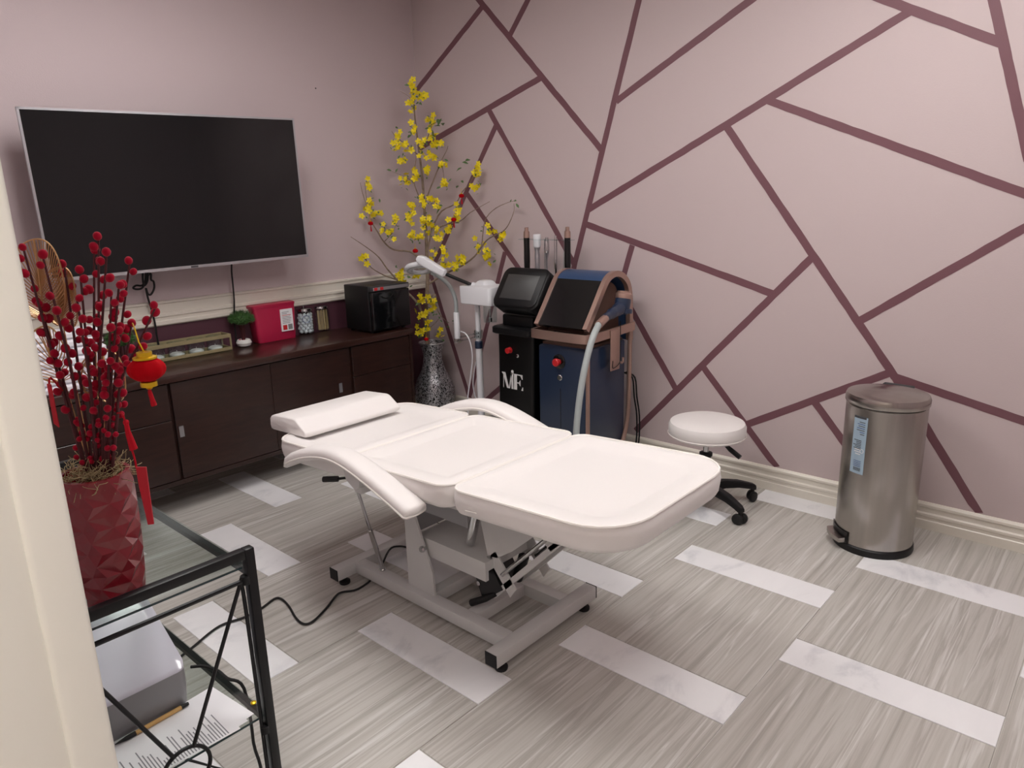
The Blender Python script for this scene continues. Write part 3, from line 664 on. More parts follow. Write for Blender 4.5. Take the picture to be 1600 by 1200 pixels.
# ================================================================== television
TWd = 1.275; k_ = TWd / 1.2
tc_ = Vector((1.572 * k_, 3.44 * k_, 1.48 + (1.538 - 1.48) * k_)); yaw, tilt, roll = -.067, .005, -.015
TM = Matrix.Translation(tc_) @ Matrix.Rotation(yaw, 4, 'Z') @ Matrix.Rotation(tilt, 4, 'X') @ Matrix.Rotation(roll, 4, 'Y')
hw, hh = TWd / 2, TWd * .289
tv = thing('television', 'large flat black television with silver rim on the wall above the credenza', 'television', tc_)
MB().rbox(-hw + .004, hw - .004, .004, .022, -hh + .004, hh - .004, .004, 2, TM).rbox(-hw * .75, hw * .75, .02, .055, -hh * .85, hh * .35, .012, 2, TM).build('rear_shell', 'black_plastic', tv)
bz = MB(); e = .0095
for q in ((-hw, hw, hh - e, hh), (-hw, -hw + e, -hh, hh), (hw - e, hw, -hh, hh), (-hw, hw, -hh, -hh + e * 1.5)): bz.box(q[0], q[1], -.006, .012, q[2], q[3], TM)
bz.build('bezel', 'silver', tv, 0)
MB().box(-hw + e, hw - e, -.004, .006, -hh + e * 1.5, hh - e, TM).build('screen', 'tv_screen', tv, 0)
MB().box(-.018, .018, -.0075, -.005, -hh + .003, -hh + .011, TM).build('maker_badge', 'dark_grey', tv, 0)
MB().box(-.2, -.16, .05, .065, -.2, .2, TM).box(.16, .2, .05, .065, -.2, .2, TM).box(-.22, .22, .062, .075, -.03, .03, TM).build('mount_rails', 'iron_black', tv, 0)
MB().rbox(tc_.x - .03, tc_.x + .03, tc_.y + .07, YW - .001, 1.48, 1.56, .004, 1).rbox(tc_.x - .12, tc_.x + .12, YW - .02, YW - .001, 1.42, 1.62, .004, 1).build('wall_mount', 'iron_black', tv)
# cables under the television
yc = 3.84
cb = [(362, 412), (362, 425), (364, 445), (366, 470), (366, 500), (368, 520), (369, 535)]
pts = [onY(px, py, yc) for px, py in cb]; pts[0] = onY(362, 404, 3.80)
tag(MB().tube(smooth_path(pts, 3), .0045, 6).build('hanging_cable', 'rubber'), 'straight black cable hanging under the television beside the bonsai', 'cable', 'cables under the television')
cb = [(228, 425), (227, 440), (222, 450), (214, 452), (208, 450), (213, 446), (222, 446), (228, 438), (232, 430), (236, 428), (236, 437), (240, 440), (241, 450), (236, 460), (231, 459), (228, 450), (231, 465), (237, 485), (242, 505), (245, 525), (248, 540)]
pts = [onY(px, py, 3.80 + .04 * min(1, k / 6)) for k, (px, py) in enumerate(cb)]; pts[0] = onY(228, 416, 3.78)
lb2 = [onY(px, py, 3.80) for px, py in ((224, 417), (223, 432), (225, 446), (230, 440), (231, 428), (229, 417))]
tag(MB().tube(smooth_path(pts, 4), .005, 6).tube(smooth_path(lb2, 4), .005, 6).build('looped_cable', 'rubber'), 'bundled black cable looped below the television near the red lantern', 'cable', 'cables under the television')
# ================================================================== blue laser machine
FX, SY0, SY1 = 2.90, 2.10, 2.433
bm_ = thing('laser_machine', 'navy blue laser machine with copper frame and dark sloping screen', 'laser machine', (3.1, 2.27, 0))
ztop = onX(838, 537, FX).z
MB().rbox(FX, 3.27, SY0 + .012, SY1 - .012, .09, ztop, .012, 3).build('body', 'navy', bm_)
MB().rbox(FX - .004, 3.29, SY0, SY1, .05, .09, .008, 2).build('base', 'copper_dark', bm_)
for x in (FX + .05, 3.22):
    for y in (SY0 + .05, SY1 - .05): MB().lathe([(.012, -.012), (.027, -.012), (.027, .012), (.012, .012)], (x, y, .0272), 16, Matrix.Rotation(PI / 2, 4, 'X')).build('wheel', 'rubber', bm_)
yd = onX(876, 640, FX).y
MB().box(FX - .0012, FX + .002, yd - .0015, yd + .0015, .12, onX(876, 607, FX).z).build('door_seam', 'gap_black', bm_, 0)
RYm = Matrix.Rotation(-PI / 2, 4, 'Y')
kb = onX(874, 565, FX)
kd = MB().lathe([(.040, -.002), (.040, .003), (.036, .005), (.001, .005)], kb, 28, RYm).build('stop_plate', 'black_gloss', bm_)
MB().lathe([(.015, .004), (.015, .018), (.021, .022), (.021, .034), (.017, .038), (.001, .038)], kb, 20, RYm).build('stop_button', 'red_button', kd)
MB().lathe([(.016, -.002), (.016, .003), (.012, .006), (.012, .009), (.001, .009)], onX(875, 590, FX), 18, RYm).build('key_switch', 'chrome', bm_)
# copper side posts
for y in (SY0 + .004, SY1 - .004):
    fx = onY(922, 600, SY0).x
    if y < 2.2: MB().rbox(FX + .004, FX + .022, y - .008, y + .009, .09, ztop + .004, .003, 2).build('front_post', 'copper', bm_)
    MB().tube(smooth_path([(3.20, y, .10), (3.25, y, .16), (3.292, y, .30), (3.30, y, .55), (3.30, y, .80)], 4), .013, 10).build('rear_post', 'copper', bm_)
# arched head: profile seen on the near side
pr = [onY(px, py, SY0) for px, py in ((915, 515), (930, 478), (943, 445), (950, 432), (958, 425), (966, 423), (975, 427), (983, 438), (987, 455), (988, 480), (988, 530))]
pp = smooth_path([(p.x, 0, p.z) for p in pr], 3)
def offs(path, d):
    out = []
    for i, p in enumerate(path):
        t = (path[min(i + 1, len(path) - 1)] - path[max(i - 1, 0)]).normalized(); out.append(p + Vector((t.z, 0, -t.x)) * d)
    return out
inn = offs(pp, .03)
for y0, y1 in ((SY0 - .004, SY0 + .022), (SY1 - .022, SY1 + .004)):
    R = [[(a.x, y0, a.z), (a.x, y1, a.z), (b.x, y1, b.z), (b.x, y0, b.z)] for a, b in zip(pp, inn)]
    MB().rings(R).build('copper_arch', 'copper', bm_, 40)
top_i = [i for i, p in enumerate(pp) if p.z > onY(945, 442, SY0).z and i < len(pp) - 9]
mid_ = offs(pp, .004); mi2 = offs(pp, .022)
i0 = top_i[0]
R = [[(a.x, SY0 + .02, a.z), (a.x, SY1 - .02, a.z), (b.x, SY1 - .02, b.z), (b.x, SY0 + .02, b.z)] for a, b in zip(mid_[i0:], mi2[i0:])]
MB().rings(R).build('blue_hood', 'navy_metal', bm_, 40)
R = [[(a.x, SY0 + .02, a.z), (a.x, SY1 - .02, a.z), (b.x, SY1 - .02, b.z), (b.x, SY0 + .02, b.z)] for a, b in zip(mid_[:i0 + 1], mi2[:i0 + 1])]
MB().rings(R).build('screen', 'black_gloss', bm_, 40)
ic = offs(pp, .05); R = [[(a.x, SY0 + .03, a.z), (a.x, SY1 - .03, a.z)] for a in ic]
MB().prism([(p.x, p.z) for p in offs(pp, .06)], 'Y', SY0 + .05, SY1 - .05).build('inner_shell', 'copper_dark', bm_, 40)
# handle rail round the waist
zr = onX(838, 521, FX - .03).z
path = smooth_path([(3.30, SY0 - .022, zr + .01)] + [(x, y, zr) for x, y in ((FX + .05, SY0 - .022), (FX - .01, SY0 - .018), (FX - .035, SY0 + .02), (FX - .035, SY1 - .03), (FX - .01, SY1 + .005), (FX + .05, SY1 + .012))] + [(3.30, SY1 + .012, zr + .01)], 5)
R = []
for i, p in enumerate(path):
    t = (path[min(i + 1, len(path) - 1)] - path[max(i - 1, 0)]).normalized(); w = Vector((t.y, -t.x, 0)).normalized() * .006
    R.append([p - w + Vector((0, 0, -.023)), p + w + Vector((0, 0, -.023)), p + w + Vector((0, 0, .023)), p - w + Vector((0, 0, .023))])
MB().rings(R).build('handle_rail', 'copper', bm_, 60)
MB().box(FX + .03, 3.25, SY0 + .02, SY1 - .02, ztop - .001, ztop + .012).build('waist_tray', 'copper_dark', bm_, 0)
# hook plate and cradle on the near side
hx0 = onY(946, 560, SY0).x; hx1 = onY(960, 560, SY0).x
MB().rbox(hx0, hx1, SY0 - .034, SY0 - .028, onY(953, 577, SY0).z, zr + .02, .002, 1).tube(smooth_path([(hx1 + .004, SY0 - .03, .62), (hx1 + .022, SY0 - .034, .612), (hx1 + .03, SY0 - .034, .625), (hx1 + .03, SY0 - .034, .64)], 3), .006, 8).build('hook_plate', 'copper', bm_)
MB().tube(smooth_path([(hx1 - .008, SY0 - .04, zr + .06), (hx1 - .006, SY0 - .042, .68), (hx1 - .010, SY0 - .04, .62), (hx0 + .012, SY0 - .04, .60), (hx0 + .01, SY0 - .04, .64)], 4), .0022, 6).build('tether', 'rubber', bm_)
hp = onY(972, 480, SY0 - .055)            # handpiece position
MB().lathe([(.045, -.02), (.048, -.018), (.048, .0), (.044, .004)], hp + Vector((.012, 0, -.012)), 22, Matrix.Rotation(.15, 4, 'Y'), False, False).rbox(hp.x - .01, hp.x + .02, hp.y + .03, SY0 - .004, hp.z - .035, hp.z - .02, .003, 1).build('handpiece_cradle', 'navy', bm_)
ha = thing('laser_handpiece', 'blue and copper laser handpiece with pale grey hose hanging beside the blue machine', 'handpiece', hp)
ax = Vector((.22, 0, 1)).normalized(); Mq = ax.to_track_quat('Z', 'Y').to_matrix().to_4x4()
MB().lathe([(.030, -.035), (.040, -.02), (.042, .03), (.040, .045)], hp, 22, Mq).build('handpiece_head', 'navy', ha)
MB().lathe([(.041, .045), (.042, .05), (.042, .068), (.034, .075), (.034, .082), (.001, .083)], hp, 22, Mq).build('handpiece_cap', 'copper', ha)
nk = onY(944, 498, SY0 - .07); n0 = hp + Vector((-.01, 0, .0))
MB().tube(smooth_path([n0, n0.lerp(nk, .35), n0.lerp(nk, .7), nk], 3), [.034] * 3 + [.028] * 3 + [.022] * 3 + [.021], 14).build('grip', 'navy', ha)
hpts = [nk, onY(935, 508, SY0 - .09), onY(926, 528, SY0 - .10), onY(917, 560, SY0 - .10), onY(909, 600, SY0 - .10), onY(903, 645, SY0 - .10), onY(900, 690, SY0 - .10)]
hpts += [Vector((hpts[-1].x + .01, hpts[-1].y, .12)), Vector((hpts[-1].x + .06, hpts[-1].y + .02, .10)), Vector((3.10, SY0 + .02, .14))]
MB().tube([nk + (n0 - nk).normalized() * .02, hpts[1]], .0205, 14).build('hose_collar', 'copper', ha)
MB().tube(smooth_path(hpts[:2], 2)[1:] + smooth_path(hpts[1:], 4), .0165, 12).build('hose', 'hose_grey', ha)
bc2 = [(992, 590), (995, 620), (999, 650), (998, 690)]
for k in (0, 1):
    pts = [onX(px - 4 * k, py, 3.36) for px, py in bc2]; pts.insert(0, Vector((3.30, pts[0].y + .02, pts[0].z + .04))); pts.append(Vector((3.34, pts[-1].y + .02, .008)))
    tag(MB().tube(smooth_path(pts, 4), .005, 6).build('machine_cable', 'rubber'), ['black cable hanging behind the blue machine, nearer the mural bands', 'black cable hanging close to the copper post of the blue machine'][k], 'cable', 'cables behind the blue machine')
# ================================================================== black skin machine
KX = 2.98; ky0, ky1 = 2.52, onX(778, 560, KX).y
km = thing('skin_machine', 'black skin care machine with tilted screen and white letters', 'skin care machine', (3.08, (ky0 + ky1) / 2, 0))
MB().rings([[(x, y, z) for x, y in rrect(KX - e, 3.33, ky0, ky1, .02, 4)] for z, e in ((.06, .02), (.3, .008), (.6, 0), (onX(778, 520, KX).z, 0))]).build('body', 'black_satin', km, 50)
MB().rbox(KX - .03, 3.34, ky0 - .005, ky1 + .005, .03, .06, .006, 2).build('base', 'black_plastic', km)
for x in (KX + .03, 3.29):
    for y in (ky0 + .04, ky1 - .04): MB().lathe([(.008, -.01), (.0148, -.01), (.0148, .01), (.008, .01)], (x, y, .015), 14, Matrix.Rotation(PI / 2, 4, 'X')).build('wheel', 'rubber', km)
zc0 = onX(778, 520, KX - .04).z
MB().rings([[(x, y, z) for x, y in rrect(KX - .045 + e, 3.31, ky0 - .005 + e, ky1 + .012 - e, .03, 5)] for z, e in ((zc0 - .006, .008), (zc0, 0), (zc0 + .03, 0), (zc0 + .036, .008))]).build('waist_shelf', 'black_plastic', km, 40)
MB().rbox(KX + .02, 3.20, ky0 + .02, ky1 - .02, zc0 + .03, zc0 + .10, .015).build('neck', 'black_plastic', km)
# head: a thick rounded slab leaning back
BLc, TLc = onX(780, 465, KX - .03), None
r0 = BLc.y / BLc.x; d_ = ray(795, 428); TLx = BLc.y * d_.x / d_.y; TLc = onX(795, 428, TLx)
BRy = onX(829, 468, KX - .03).y
up = (TLc - BLc).normalized(); yv = Vector((0, 1, 0)); nf = yv.cross(up); nf = nf if nf.x < 0 else -nf
HM = basis(Vector((0, 1, 0)), up, nf, (TLc + BLc) / 2 + Vector((0, (BRy - BLc.y) / 2, 0)))
sw, sh_ = (BLc.y - BRy) / 2, (TLc - BLc).length / 2
def slabM(name, w, h, z0, z1, r, m, parent, e=.006):
    R = []
    for z, q in ((z0, e), (z0 + e, 0), (z1 - e, 0), (z1, e)):
        R.append([HM @ Vector((x, y, z)) for x, y in rrect(-w + q, w - q, -h + q, h - q, r, 6)])
    return MB().rings(R).build(name, m, parent, 45)
slabM('head_shell', sw + .048, sh_ + .052, -.10, -.004, .05, 'black_plastic', km, .012)
slabM('head_rim', sw + .040, sh_ + .044, -.008, .0, .045, 'black_plastic', km, .003)
slabM('screen', sw, sh_, -.002, .0012, .004, 'screen_grey', km, .0005)
kb = onX(797, 547, KX); kd = MB().lathe([(.018, -.001), (.018, .004), (.013, .005), (.013, .016), (.016, .019), (.016, .026), (.001, .027)], kb, 20, RYm).build('stop_button', 'red_button', km)
MB().lathe([(.011, -.001), (.011, .004), (.008, .006), (.001, .006)], onX(809, 556, KX), 16, RYm).build('key_switch', 'chrome', km)
# monogram: tall letters M and E sharing a stem with a dot crown
LO = onX(785, 607, KX - .0015); LU = onX(818, 607, KX - .0015); LT = onX(801, 578, KX - .0015)
lw, lh = LO.y - LU.y, LT.z - LO.z
kxs = KX - .004
def glyph(poly):
    return MB().prism([(LO.y - lw * u, LO.z + lh * (v * .86)) for u, v in poly], 'X', kxs - .001, kxs + .003).build('monogram', 'white_print', km, 0)
glyph([(.02, .97), (.17, .97), (.37, .0), (.27, .0), (.075, .86), (.02, .93)])
glyph([(.085, .86), (.105, .86), (.095, .04), (.16, .02), (.16, 0), (.0, 0), (.0, .02), (.07, .04)])
glyph([(.32, .0), (.37, .0), (.50, .97), (.45, .97)])
glyph([(.44, .97), (.58, .97), (.58, 0), (.46, 0)])
glyph([(.55, 0), (1, 0), (1, .30), (.97, .30), (.90, .06), (.72, .05), (.72, .47), (.80, .47), (.86, .34), (.88, .34), (.88, .66), (.86, .66), (.80, .53), (.72, .53), (.72, .92), (.88, .91), (.95, .72), (.98, .72), (.98, .97), (.55, .97)])
MB().lathe([(.009, 0), (.009, .002)], (kxs, LO.y - lw * .52, LO.z + lh * .93), 12, RYm).box(kxs - .001, kxs + .003, LO.y - lw * .56, LO.y - lw * .54, LO.z + lh * .80, LO.z + lh * .90).build('monogram', 'white_print', km, 0)
for k in range(6):
    y_ = LO.y - lw * (.0 + k * .195); MB().box(kxs - .001, kxs + .003, y_ - .005, y_, LO.z - .018, LO.z - .009).build('monogram', 'white_print', km, 0)
# clear rack and the five wands standing in it
wx = 3.25; wz = onX(855, 374, wx).z
MB().box(wx - .03, wx + .03, onX(893, 376, wx).y, onX(815, 374, wx).y, wz - .004, wz).box(wx + .02, wx + .03, onX(847, 376, wx).y - .003, onX(847, 376, wx).y + .003, zc0 + .12, wz).box(wx + .02, wx + .03, onX(877, 376, wx).y - .003, onX(877, 376, wx).y + .003, zc0 + .12, wz).build('clear_rack', 'clear_sheet', km, 0)
MB().box(3.19, 3.31, ky0 - .03, ky1 - .005, zc0 + .09, zc0 + .12).box(3.20, 3.31, ky0, ky1 - .01, zc0 + .03, zc0 + .09).build('wand_shelf', 'black_plastic', km, 0)
def wand(px, pt, pbm, kind, label):
    t0 = onX(px, pt, wx); zb0 = zc0 + .122; H_ = t0.z - zb0; c = (t0.x, t0.y, zb0); t = thing('wand', label, 'wand', c, 'wands in the clear rack')
    if kind == 0:
        MB().lathe([(.006, 0), (.008, H_ * .18), (.016, H_ * .35), (.0185, H_ * .6), (.0175, H_ * .74), (.0175, H_ * .87), (.001, H_ * .87)], c, 18).build('handle', 'black_satin', t)
        MB().lathe([(.0178, H_ * .865), (.0182, H_ * .90), (.0165, H_ * .945), (.0115, H_ * .955), (.0115, H_ * .995), (.001, H_)], c, 18).build('tip', 'copper', t)
    elif kind == 1:
        MB().lathe([(.005, 0), (.007, H_ * .2), (.014, H_ * .4), (.015, H_ * .72), (.012, H_ * .76), (.019, H_ * .82), (.001, H_ * .82)], c, 18).build('handle', 'silver', t)
        MB().lathe([(.019, H_ * .82), (.0225, H_ * .84), (.0225, H_ * .99), (.02, H_), (.001, H_)], c, 18).build('tip', 'white_plastic', t)
    elif kind == 2:
        MB().lathe([(.007, 0), (.007, H_ * .25), (.0035, H_ * .3), (.0045, H_ * .68), (.014, H_ * .78), (.001, H_ * .78)], c, 16).build('handle', 'silver', t)
        MB().lathe([(.014, H_ * .78), (.016, H_ * .82), (.014, H_ * .95), (.009, H_), (.001, H_)], c, 16).build('tip', 'chrome', t)
    else:
        MB().lathe([(.003, 0), (.004, H_ * .35), (.005, H_ * .36), (.005, H_ * .55), (.001, H_ * .55)], c, 12).build('handle', 'black_satin', t)
        MB().lathe([(.008, H_ * .54), (.009, H_ * .9), (.006, H_), (.001, H_)], c, 14).build('tip', 'chrome', t)
wand(822.5, 355, 0, 0, 'black wand with copper tip nearest the steamer')
wand(839, 366, 0, 1, 'silver wand with wide white tip in the clear rack')
wand(854, 371, 0, 2, 'thin silver wand with round chrome tip in the clear rack')
wand(868, 368, 0, 3, 'slim chrome wand with narrow tip in the clear rack')
wand(886.5, 354, 0, 0, 'black wand with copper tip nearest the blue machine')
# ================================================================== steamer with magnifier lamp
SX = 3.07; sp = onX(749, 560, SX); pc = Vector((SX, sp.y, 0))
sm_ = thing('facial_steamer', 'white facial steamer on a pole stand with black spout tube', 'steamer', pc)
zh0, zh1 = onX(750, 474, SX).z, onX(750, 447, SX).z
for k in range(5):
    a_ = 2 * PI * k / 5 + .3; d = Vector((math.cos(a_), math.sin(a_), 0))
    l_ = MB().tube([pc + Vector((0, 0, .09)), pc + d * .10 + Vector((0, 0, .085)), pc + d * .21 + Vector((0, 0, .065))], [.018, .016, .012], 8).build('leg', 'white_plastic', sm_)
    MB().lathe([(.008, -.01), (.02, -.01), (.02, .01), (.008, .01)], pc + d * .205 + Vector((0, 0, .0202)), 14, Matrix.Rotation(a_, 4, 'Z') @ Matrix.Rotation(PI / 2, 4, 'X')).tube([pc + d * .205 + Vector((0, 0, .03)), pc + d * .205 + Vector((0, 0, .062))], .006, 8).build('caster', 'rubber', l_)
zcol = onX(746, 538, SX).z
MB().lathe([(.022, .08), (.0205, zcol)], pc, 20).build('lower_pole', 'white_plastic', sm_)
MB().lathe([(.0235, zcol - .022), (.0245, zcol - .018), (.0245, zcol + .018), (.02, zcol + .024)], pc, 20).build('clamp_collar', 'navy', sm_)
MB().lathe([(.0165, zcol), (.0165, zh0 + .01)], pc, 20).build('upper_pole', 'white_plastic', sm_)
hl, hr = onX(730, 460, SX).y, onX(778, 462, SX).y
MB().rings([[(x, y, z) for x, y in rrect(SX - .07 + e, SX + .09 - e, hr + e, hl - e, .022, 4)] for z, e in ((zh0, .004), (zh0 + .004, 0), (zh1 - .002, -.002), (zh1 + .002, 0), (zh1 + .006, .014), (zh1 + .012, .03))]).build('steam_housing', 'white_plastic', sm_, 40)
ym = (hl + hr) / 2 - .012
MB().rings([[(x, y, z) for x, y in rrect(SX - .035 + e, SX + .06 - e, ym - .05 + e, ym + .04 - e, .02, 4)] for z, e in ((zh1 + .008, -.008), (zh1 + .03, .006), (zh1 + .036, .016))]).build('water_cap', 'white_plastic', sm_, 40)
bz0 = onX(765, 505, SX).z
MB().lathe([(.035, 0), (.04, .006), (.042, .05), (.04, zh0 - bz0), (.038, zh0 - bz0), (.040, .05), (.038, .008), (.001, .006)], (SX + .01, onX(764, 490, SX).y, bz0), 24, None, False, False).build('water_jar', 'jar_glass', sm_)
MB().lathe([(.012, .008), (.012, .03), (.004, .034), (.004, zh0 - bz0)], (SX + .01, onX(764, 490, SX).y, bz0), 14).build('heating_element', 'chrome', sm_)
j0 = onX(741, 447, SX - .03); j1_ = onX(694, 427, SX - .14); j2_ = onX(655, 404, SX - .22)
MB().lathe([(.016, -.02), (.02, -.016), (.02, .016), (.016, .02)], j0, 16, (j1_ - j0).to_track_quat('Z', 'Y').to_matrix().to_4x4()).tube([j0 + Vector((0, 0, -.035)), j0], .018, 12).build('spout_joint', 'white_plastic', sm_)
MB().tube([j0, j1_], .0105, 12).build('spout_tube', 'black_satin', sm_)
dv = (j2_ - j1_).normalized(); Mq = basis(dv.cross(Vector((0, 0, 1))).normalized(), dv.cross(Vector((0, 0, 1))).normalized().cross(dv) * -1, dv, j1_)
Ls = (j2_ - j1_).length
R = []
for z, w, h_ in ((-.012, .012, .012), (-.006, .016, .018), (0, .024, .024), (Ls * .5, .026, .028), (Ls * .85, .028, .030), (Ls, .026, .022), (Ls + .012, .02, .012)):
    R.append([Mq @ Vector((x, y, z)) for x, y in rrect(-w, w, -h_, h_, min(w, h_) * .55, 4)])
MB().rings(R).build('spout_nozzle', 'white_plastic', sm_, 45)
# magnifier lamp clipped to the pole
gb = onX(714, 512, SX - .03)
ml = thing('magnifier_lamp', 'white ring magnifier lamp on a grey gooseneck beside the steamer', 'lamp', gb)
zb1, zt1 = onX(716, 529, gb.x).z, onX(714, 488, gb.x).z
MB().lathe([(.0175, zb1 - gb.z), (.0185, zb1 - gb.z + .004), (.0185, zt1 - gb.z - .004), (.016, zt1 - gb.z)], gb, 18).build('grip', 'white_plastic', ml)
rc = onX(656, 419, SX - .16)
gp = [Vector((gb.x, gb.y, zt1 - .005)), onX(712, 470, gb.x), onX(706, 453, gb.x - .02), onX(697, 441, gb.x - .04), onX(684, 431, gb.x - .07), onX(674, 426, gb.x - .10)]
MB().tube(smooth_path(gp, 5), .0125, 12).build('gooseneck', 'hose_grey', ml)
rn = Vector((-.25, -.30, -.92)).normalized(); Mr = rn.to_track_quat('Z', 'Y').to_matrix().to_4x4()
MB().lathe([(.052, -.016), (.085, -.014), (.092, -.006), (.092, .006), (.085, .014), (.052, .017), (.048, .010), (.048, -.010), (.052, -.016)], rc, 40, Mr, False, False).build('ring_shade', 'white_plastic', ml, 40)
MB().lathe([(.049, .009), (.049, .010), (.078, .0175), (.08, .016)], rc, 40, Mr, False, False).build('ring_diffuser', 'hose_grey', ml)
MB().lathe([(.049, -.003), (.03, -.008), (.001, -.010), (.001, .010), (.03, .008), (.049, .003)], rc, 32, Mr, False, False).build('lens', 'clear_plastic', ml)
MB().tube([gp[-1], rc + (gp[-1] - rc).normalized() * .085], .0125, 12).build('neck_joint', 'hose_grey', ml)
zbr = onX(730, 525, SX).z
bkt = MB()
for dz in (0, .022): bkt.tube([Vector((SX - .0, pc.y, zbr + .012 + dz)) + Vector((-.02, -.02, 0)), Vector((gb.x, gb.y, zb1 - .018 + dz))], .005, 6)
bkt.rings([[(pc.x + (.026 + .0 * q) * math.cos(t) * k, pc.y + .026 * math.sin(t) * k, z) for t in [2 * PI * j / 16 for j in range(16)]] for k, z in ((1, zbr), (1, zbr + .045), (.8, zbr + .045), (.8, zbr), (1, zbr)) for q in (0,)], True, False, False)
bkt.lathe([(.006, -.022), (.022, -.018), (.022, .004), (.006, .004)], (gb.x, gb.y, zb1 - .006), 16)
bkt.build('clear_bracket', 'clear_plastic', ml)
cwp = [onX(px, py, gb.x - .02) for px, py in ((720, 518), (728, 522), (735, 536), (738, 560), (735, 590), (731, 620), (731, 640))]
MB().tube(smooth_path(cwp + [Vector((cwp[-1].x, cwp[-1].y, .012)), Vector((cwp[-1].x + .1, cwp[-1].y + .06, .006))], 4), .004, 6).build('lamp_cord', 'white_plastic', ml)
cwp = [onX(px, py, SX + .03) for px, py in ((744, 565), (741, 580), (739, 600), (742, 618), (746, 630))]
MB().tube(smooth_path(cwp + [Vector((cwp[-1].x + .02, cwp[-1].y, .006))], 4), .0038, 6).build('power_cord', 'white_plastic', sm_)
# ================================================================== floor vase with yellow blossom tree
vc = Vector((3.205, 3.61, 0)); zm = onView(668, 535, vc).z
fv = thing('floor_vase', 'tall narrow vase with silver and black mosaic in the corner', 'vase', vc)
k = zm / .58
MB().lathe([(.06, 0), (.075, .004), (.10, .05 * k), (.13, .12 * k), (.142, .18 * k), (.138, .24 * k), (.115, .31 * k), (.085, .37 * k), (.068, .43 * k), (.064, .48 * k), (.070, .53 * k), (.082, .57 * k), (.088, .58 * k), (.084, .58 * k), (.064, .52 * k), (.058, .47 * k), (.001, .44 * k)], vc, 40).build('vase_body', 'silver_mosaic', fv)
MB().tube([vc + Vector((.086 * math.cos(t), .086 * math.sin(t), zm)) for t in [2 * PI * j / 28 for j in range(28)]], .006, 8, True).build('rim', 'silver', fv)
bt = thing('blossom_tree', 'artificial yellow blossom tree standing in the mosaic floor vase', 'blossom tree', vc + Vector((0, 0, zm - .10)))
def tp(px, py, jit=0.0):                 # a point of the tree: upright plane through the vase, kept clear of both walls
    d = ray(px, py); n = Vector((FWD.x, FWD.y, 0)).normalized()
    t = ((vc - CAM).dot(n) + jit) / d.dot(n); t = min(t, 3.335 / d.x if d.x > 0 else 9, 3.80 / d.y if d.y > 0 else 9)
    return CAM + d * t
BR = [([(668, 545), (667, 520), (666, 480), (668, 440), (667, 400), (666, 370), (664, 340), (662, 310), (660, 280), (656, 245), (652, 215), (648, 180), (646, 150), (644, 132)], .015, .003),
      ([(667, 515), (655, 478), (635, 455), (620, 437), (605, 420), (592, 402), (575, 388), (548, 370)], .009, .0018),
      ([(620, 437), (600, 430), (580, 418), (572, 405), (568, 397)], .005, .0015),
      ([(666, 470), (680, 460), (682, 480), (690, 495), (702, 505)], .006, .0015),
      ([(667, 405), (652, 400), (640, 393), (615, 390), (600, 378), (590, 362), (580, 345), (574, 320), (570, 285)], .008, .0018),
      ([(574, 325), (566, 300), (563, 285)], .003, .0012),
      ([(668, 445), (695, 428), (722, 415), (742, 400), (755, 382), (765, 372), (785, 362), (795, 350), (803, 330), (803, 318)], .007, .0015),
      ([(742, 400), (752, 385), (755, 360), (760, 340), (775, 325), (795, 316), (803, 314)], .004, .0012),
      ([(667, 395), (672, 372), (676, 355), (690, 330), (712, 318), (722, 300), (735, 285), (746, 258)], .007, .0018),
      ([(678, 358), (700, 350), (720, 345), (735, 332), (765, 315)], .005, .0013),
      ([(664, 340), (660, 320), (648, 290), (646, 270), (650, 250), (648, 225)], .005, .0014),
      ([(663, 320), (672, 295), (682, 270), (690, 250), (698, 235), (700, 228)], .005, .0013),
      ([(682, 270), (690, 258), (694, 280)], .003, .0012),
      ([(656, 245), (640, 230), (620, 215), (612, 205)], .004, .0013), ([(655, 240), (668, 215), (674, 195), (668, 180)], .004, .0013),
      ([(646, 158), (632, 146), (620, 140)], .002, .001), ([(674, 195), (684, 190), (692, 188)], .002, .001),
      ([(648, 285), (630, 275), (612, 268)], .003, .001), ([(600, 378), (612, 365), (622, 345)], .003, .001), ([(667, 420), (685, 408), (697, 398)], .004, .0012),
      ([(620, 437), (628, 430), (645, 430)], .003, .001), ([(668, 515), (680, 505), (690, 492)], .004, .0012), ([(667, 500), (660, 490), (655, 465)], .004, .0012)]
rnd = random.Random(21)
for i, (pl_, r0, r1) in enumerate(BR):
    j0 = 0 if i == 0 else rnd.uniform(-.10, .02)
    pts = smooth_path([tp(px, py, j0 * q / (len(pl_) - 1)) for q, (px, py) in enumerate(pl_)], 3); n = len(pts)
    MB().tube(pts, [r0 + (r1 - r0) * q / (n - 1) for q in range(n)], 7).build('trunk' if i == 0 else 'branch', 'bark', bt)
# flower: five petals and a heart
fm = MB()
for q in range(5):
    a_ = 2 * PI * q / 5; d = Vector((math.cos(a_), math.sin(a_), 0)); w = Vector((-d.y, d.x, 0))
    P_ = [Vector((0, 0, 0)), d * .006 + w * .005 + Vector((0, 0, .002)), d * .014 + w * .0065 + Vector((0, 0, .004)), d * .0195 + Vector((0, 0, .003)), d * .014 - w * .0065 + Vector((0, 0, .004)), d * .006 - w * .005 + Vector((0, 0, .002))]
    fm.add(P_, [(0, 1, 2), (0, 2, 3), (0, 3, 4), (0, 4, 5)])
fm.ball((0, 0, .003), .004, 6, 4)
fme = fm.mesh('flower', 0); fme.materials.append(MATS['petal_yellow'])
lm = MB()
for sgn in (-1, 1): lm.add([(0, 0, 0), (.009, sgn * .006, .002), (.022, sgn * .0085, .003), (.038, 0, -.003), (.02, 0, -.001)], [(0, 1, 4), (1, 2, 4), (2, 3, 4)])
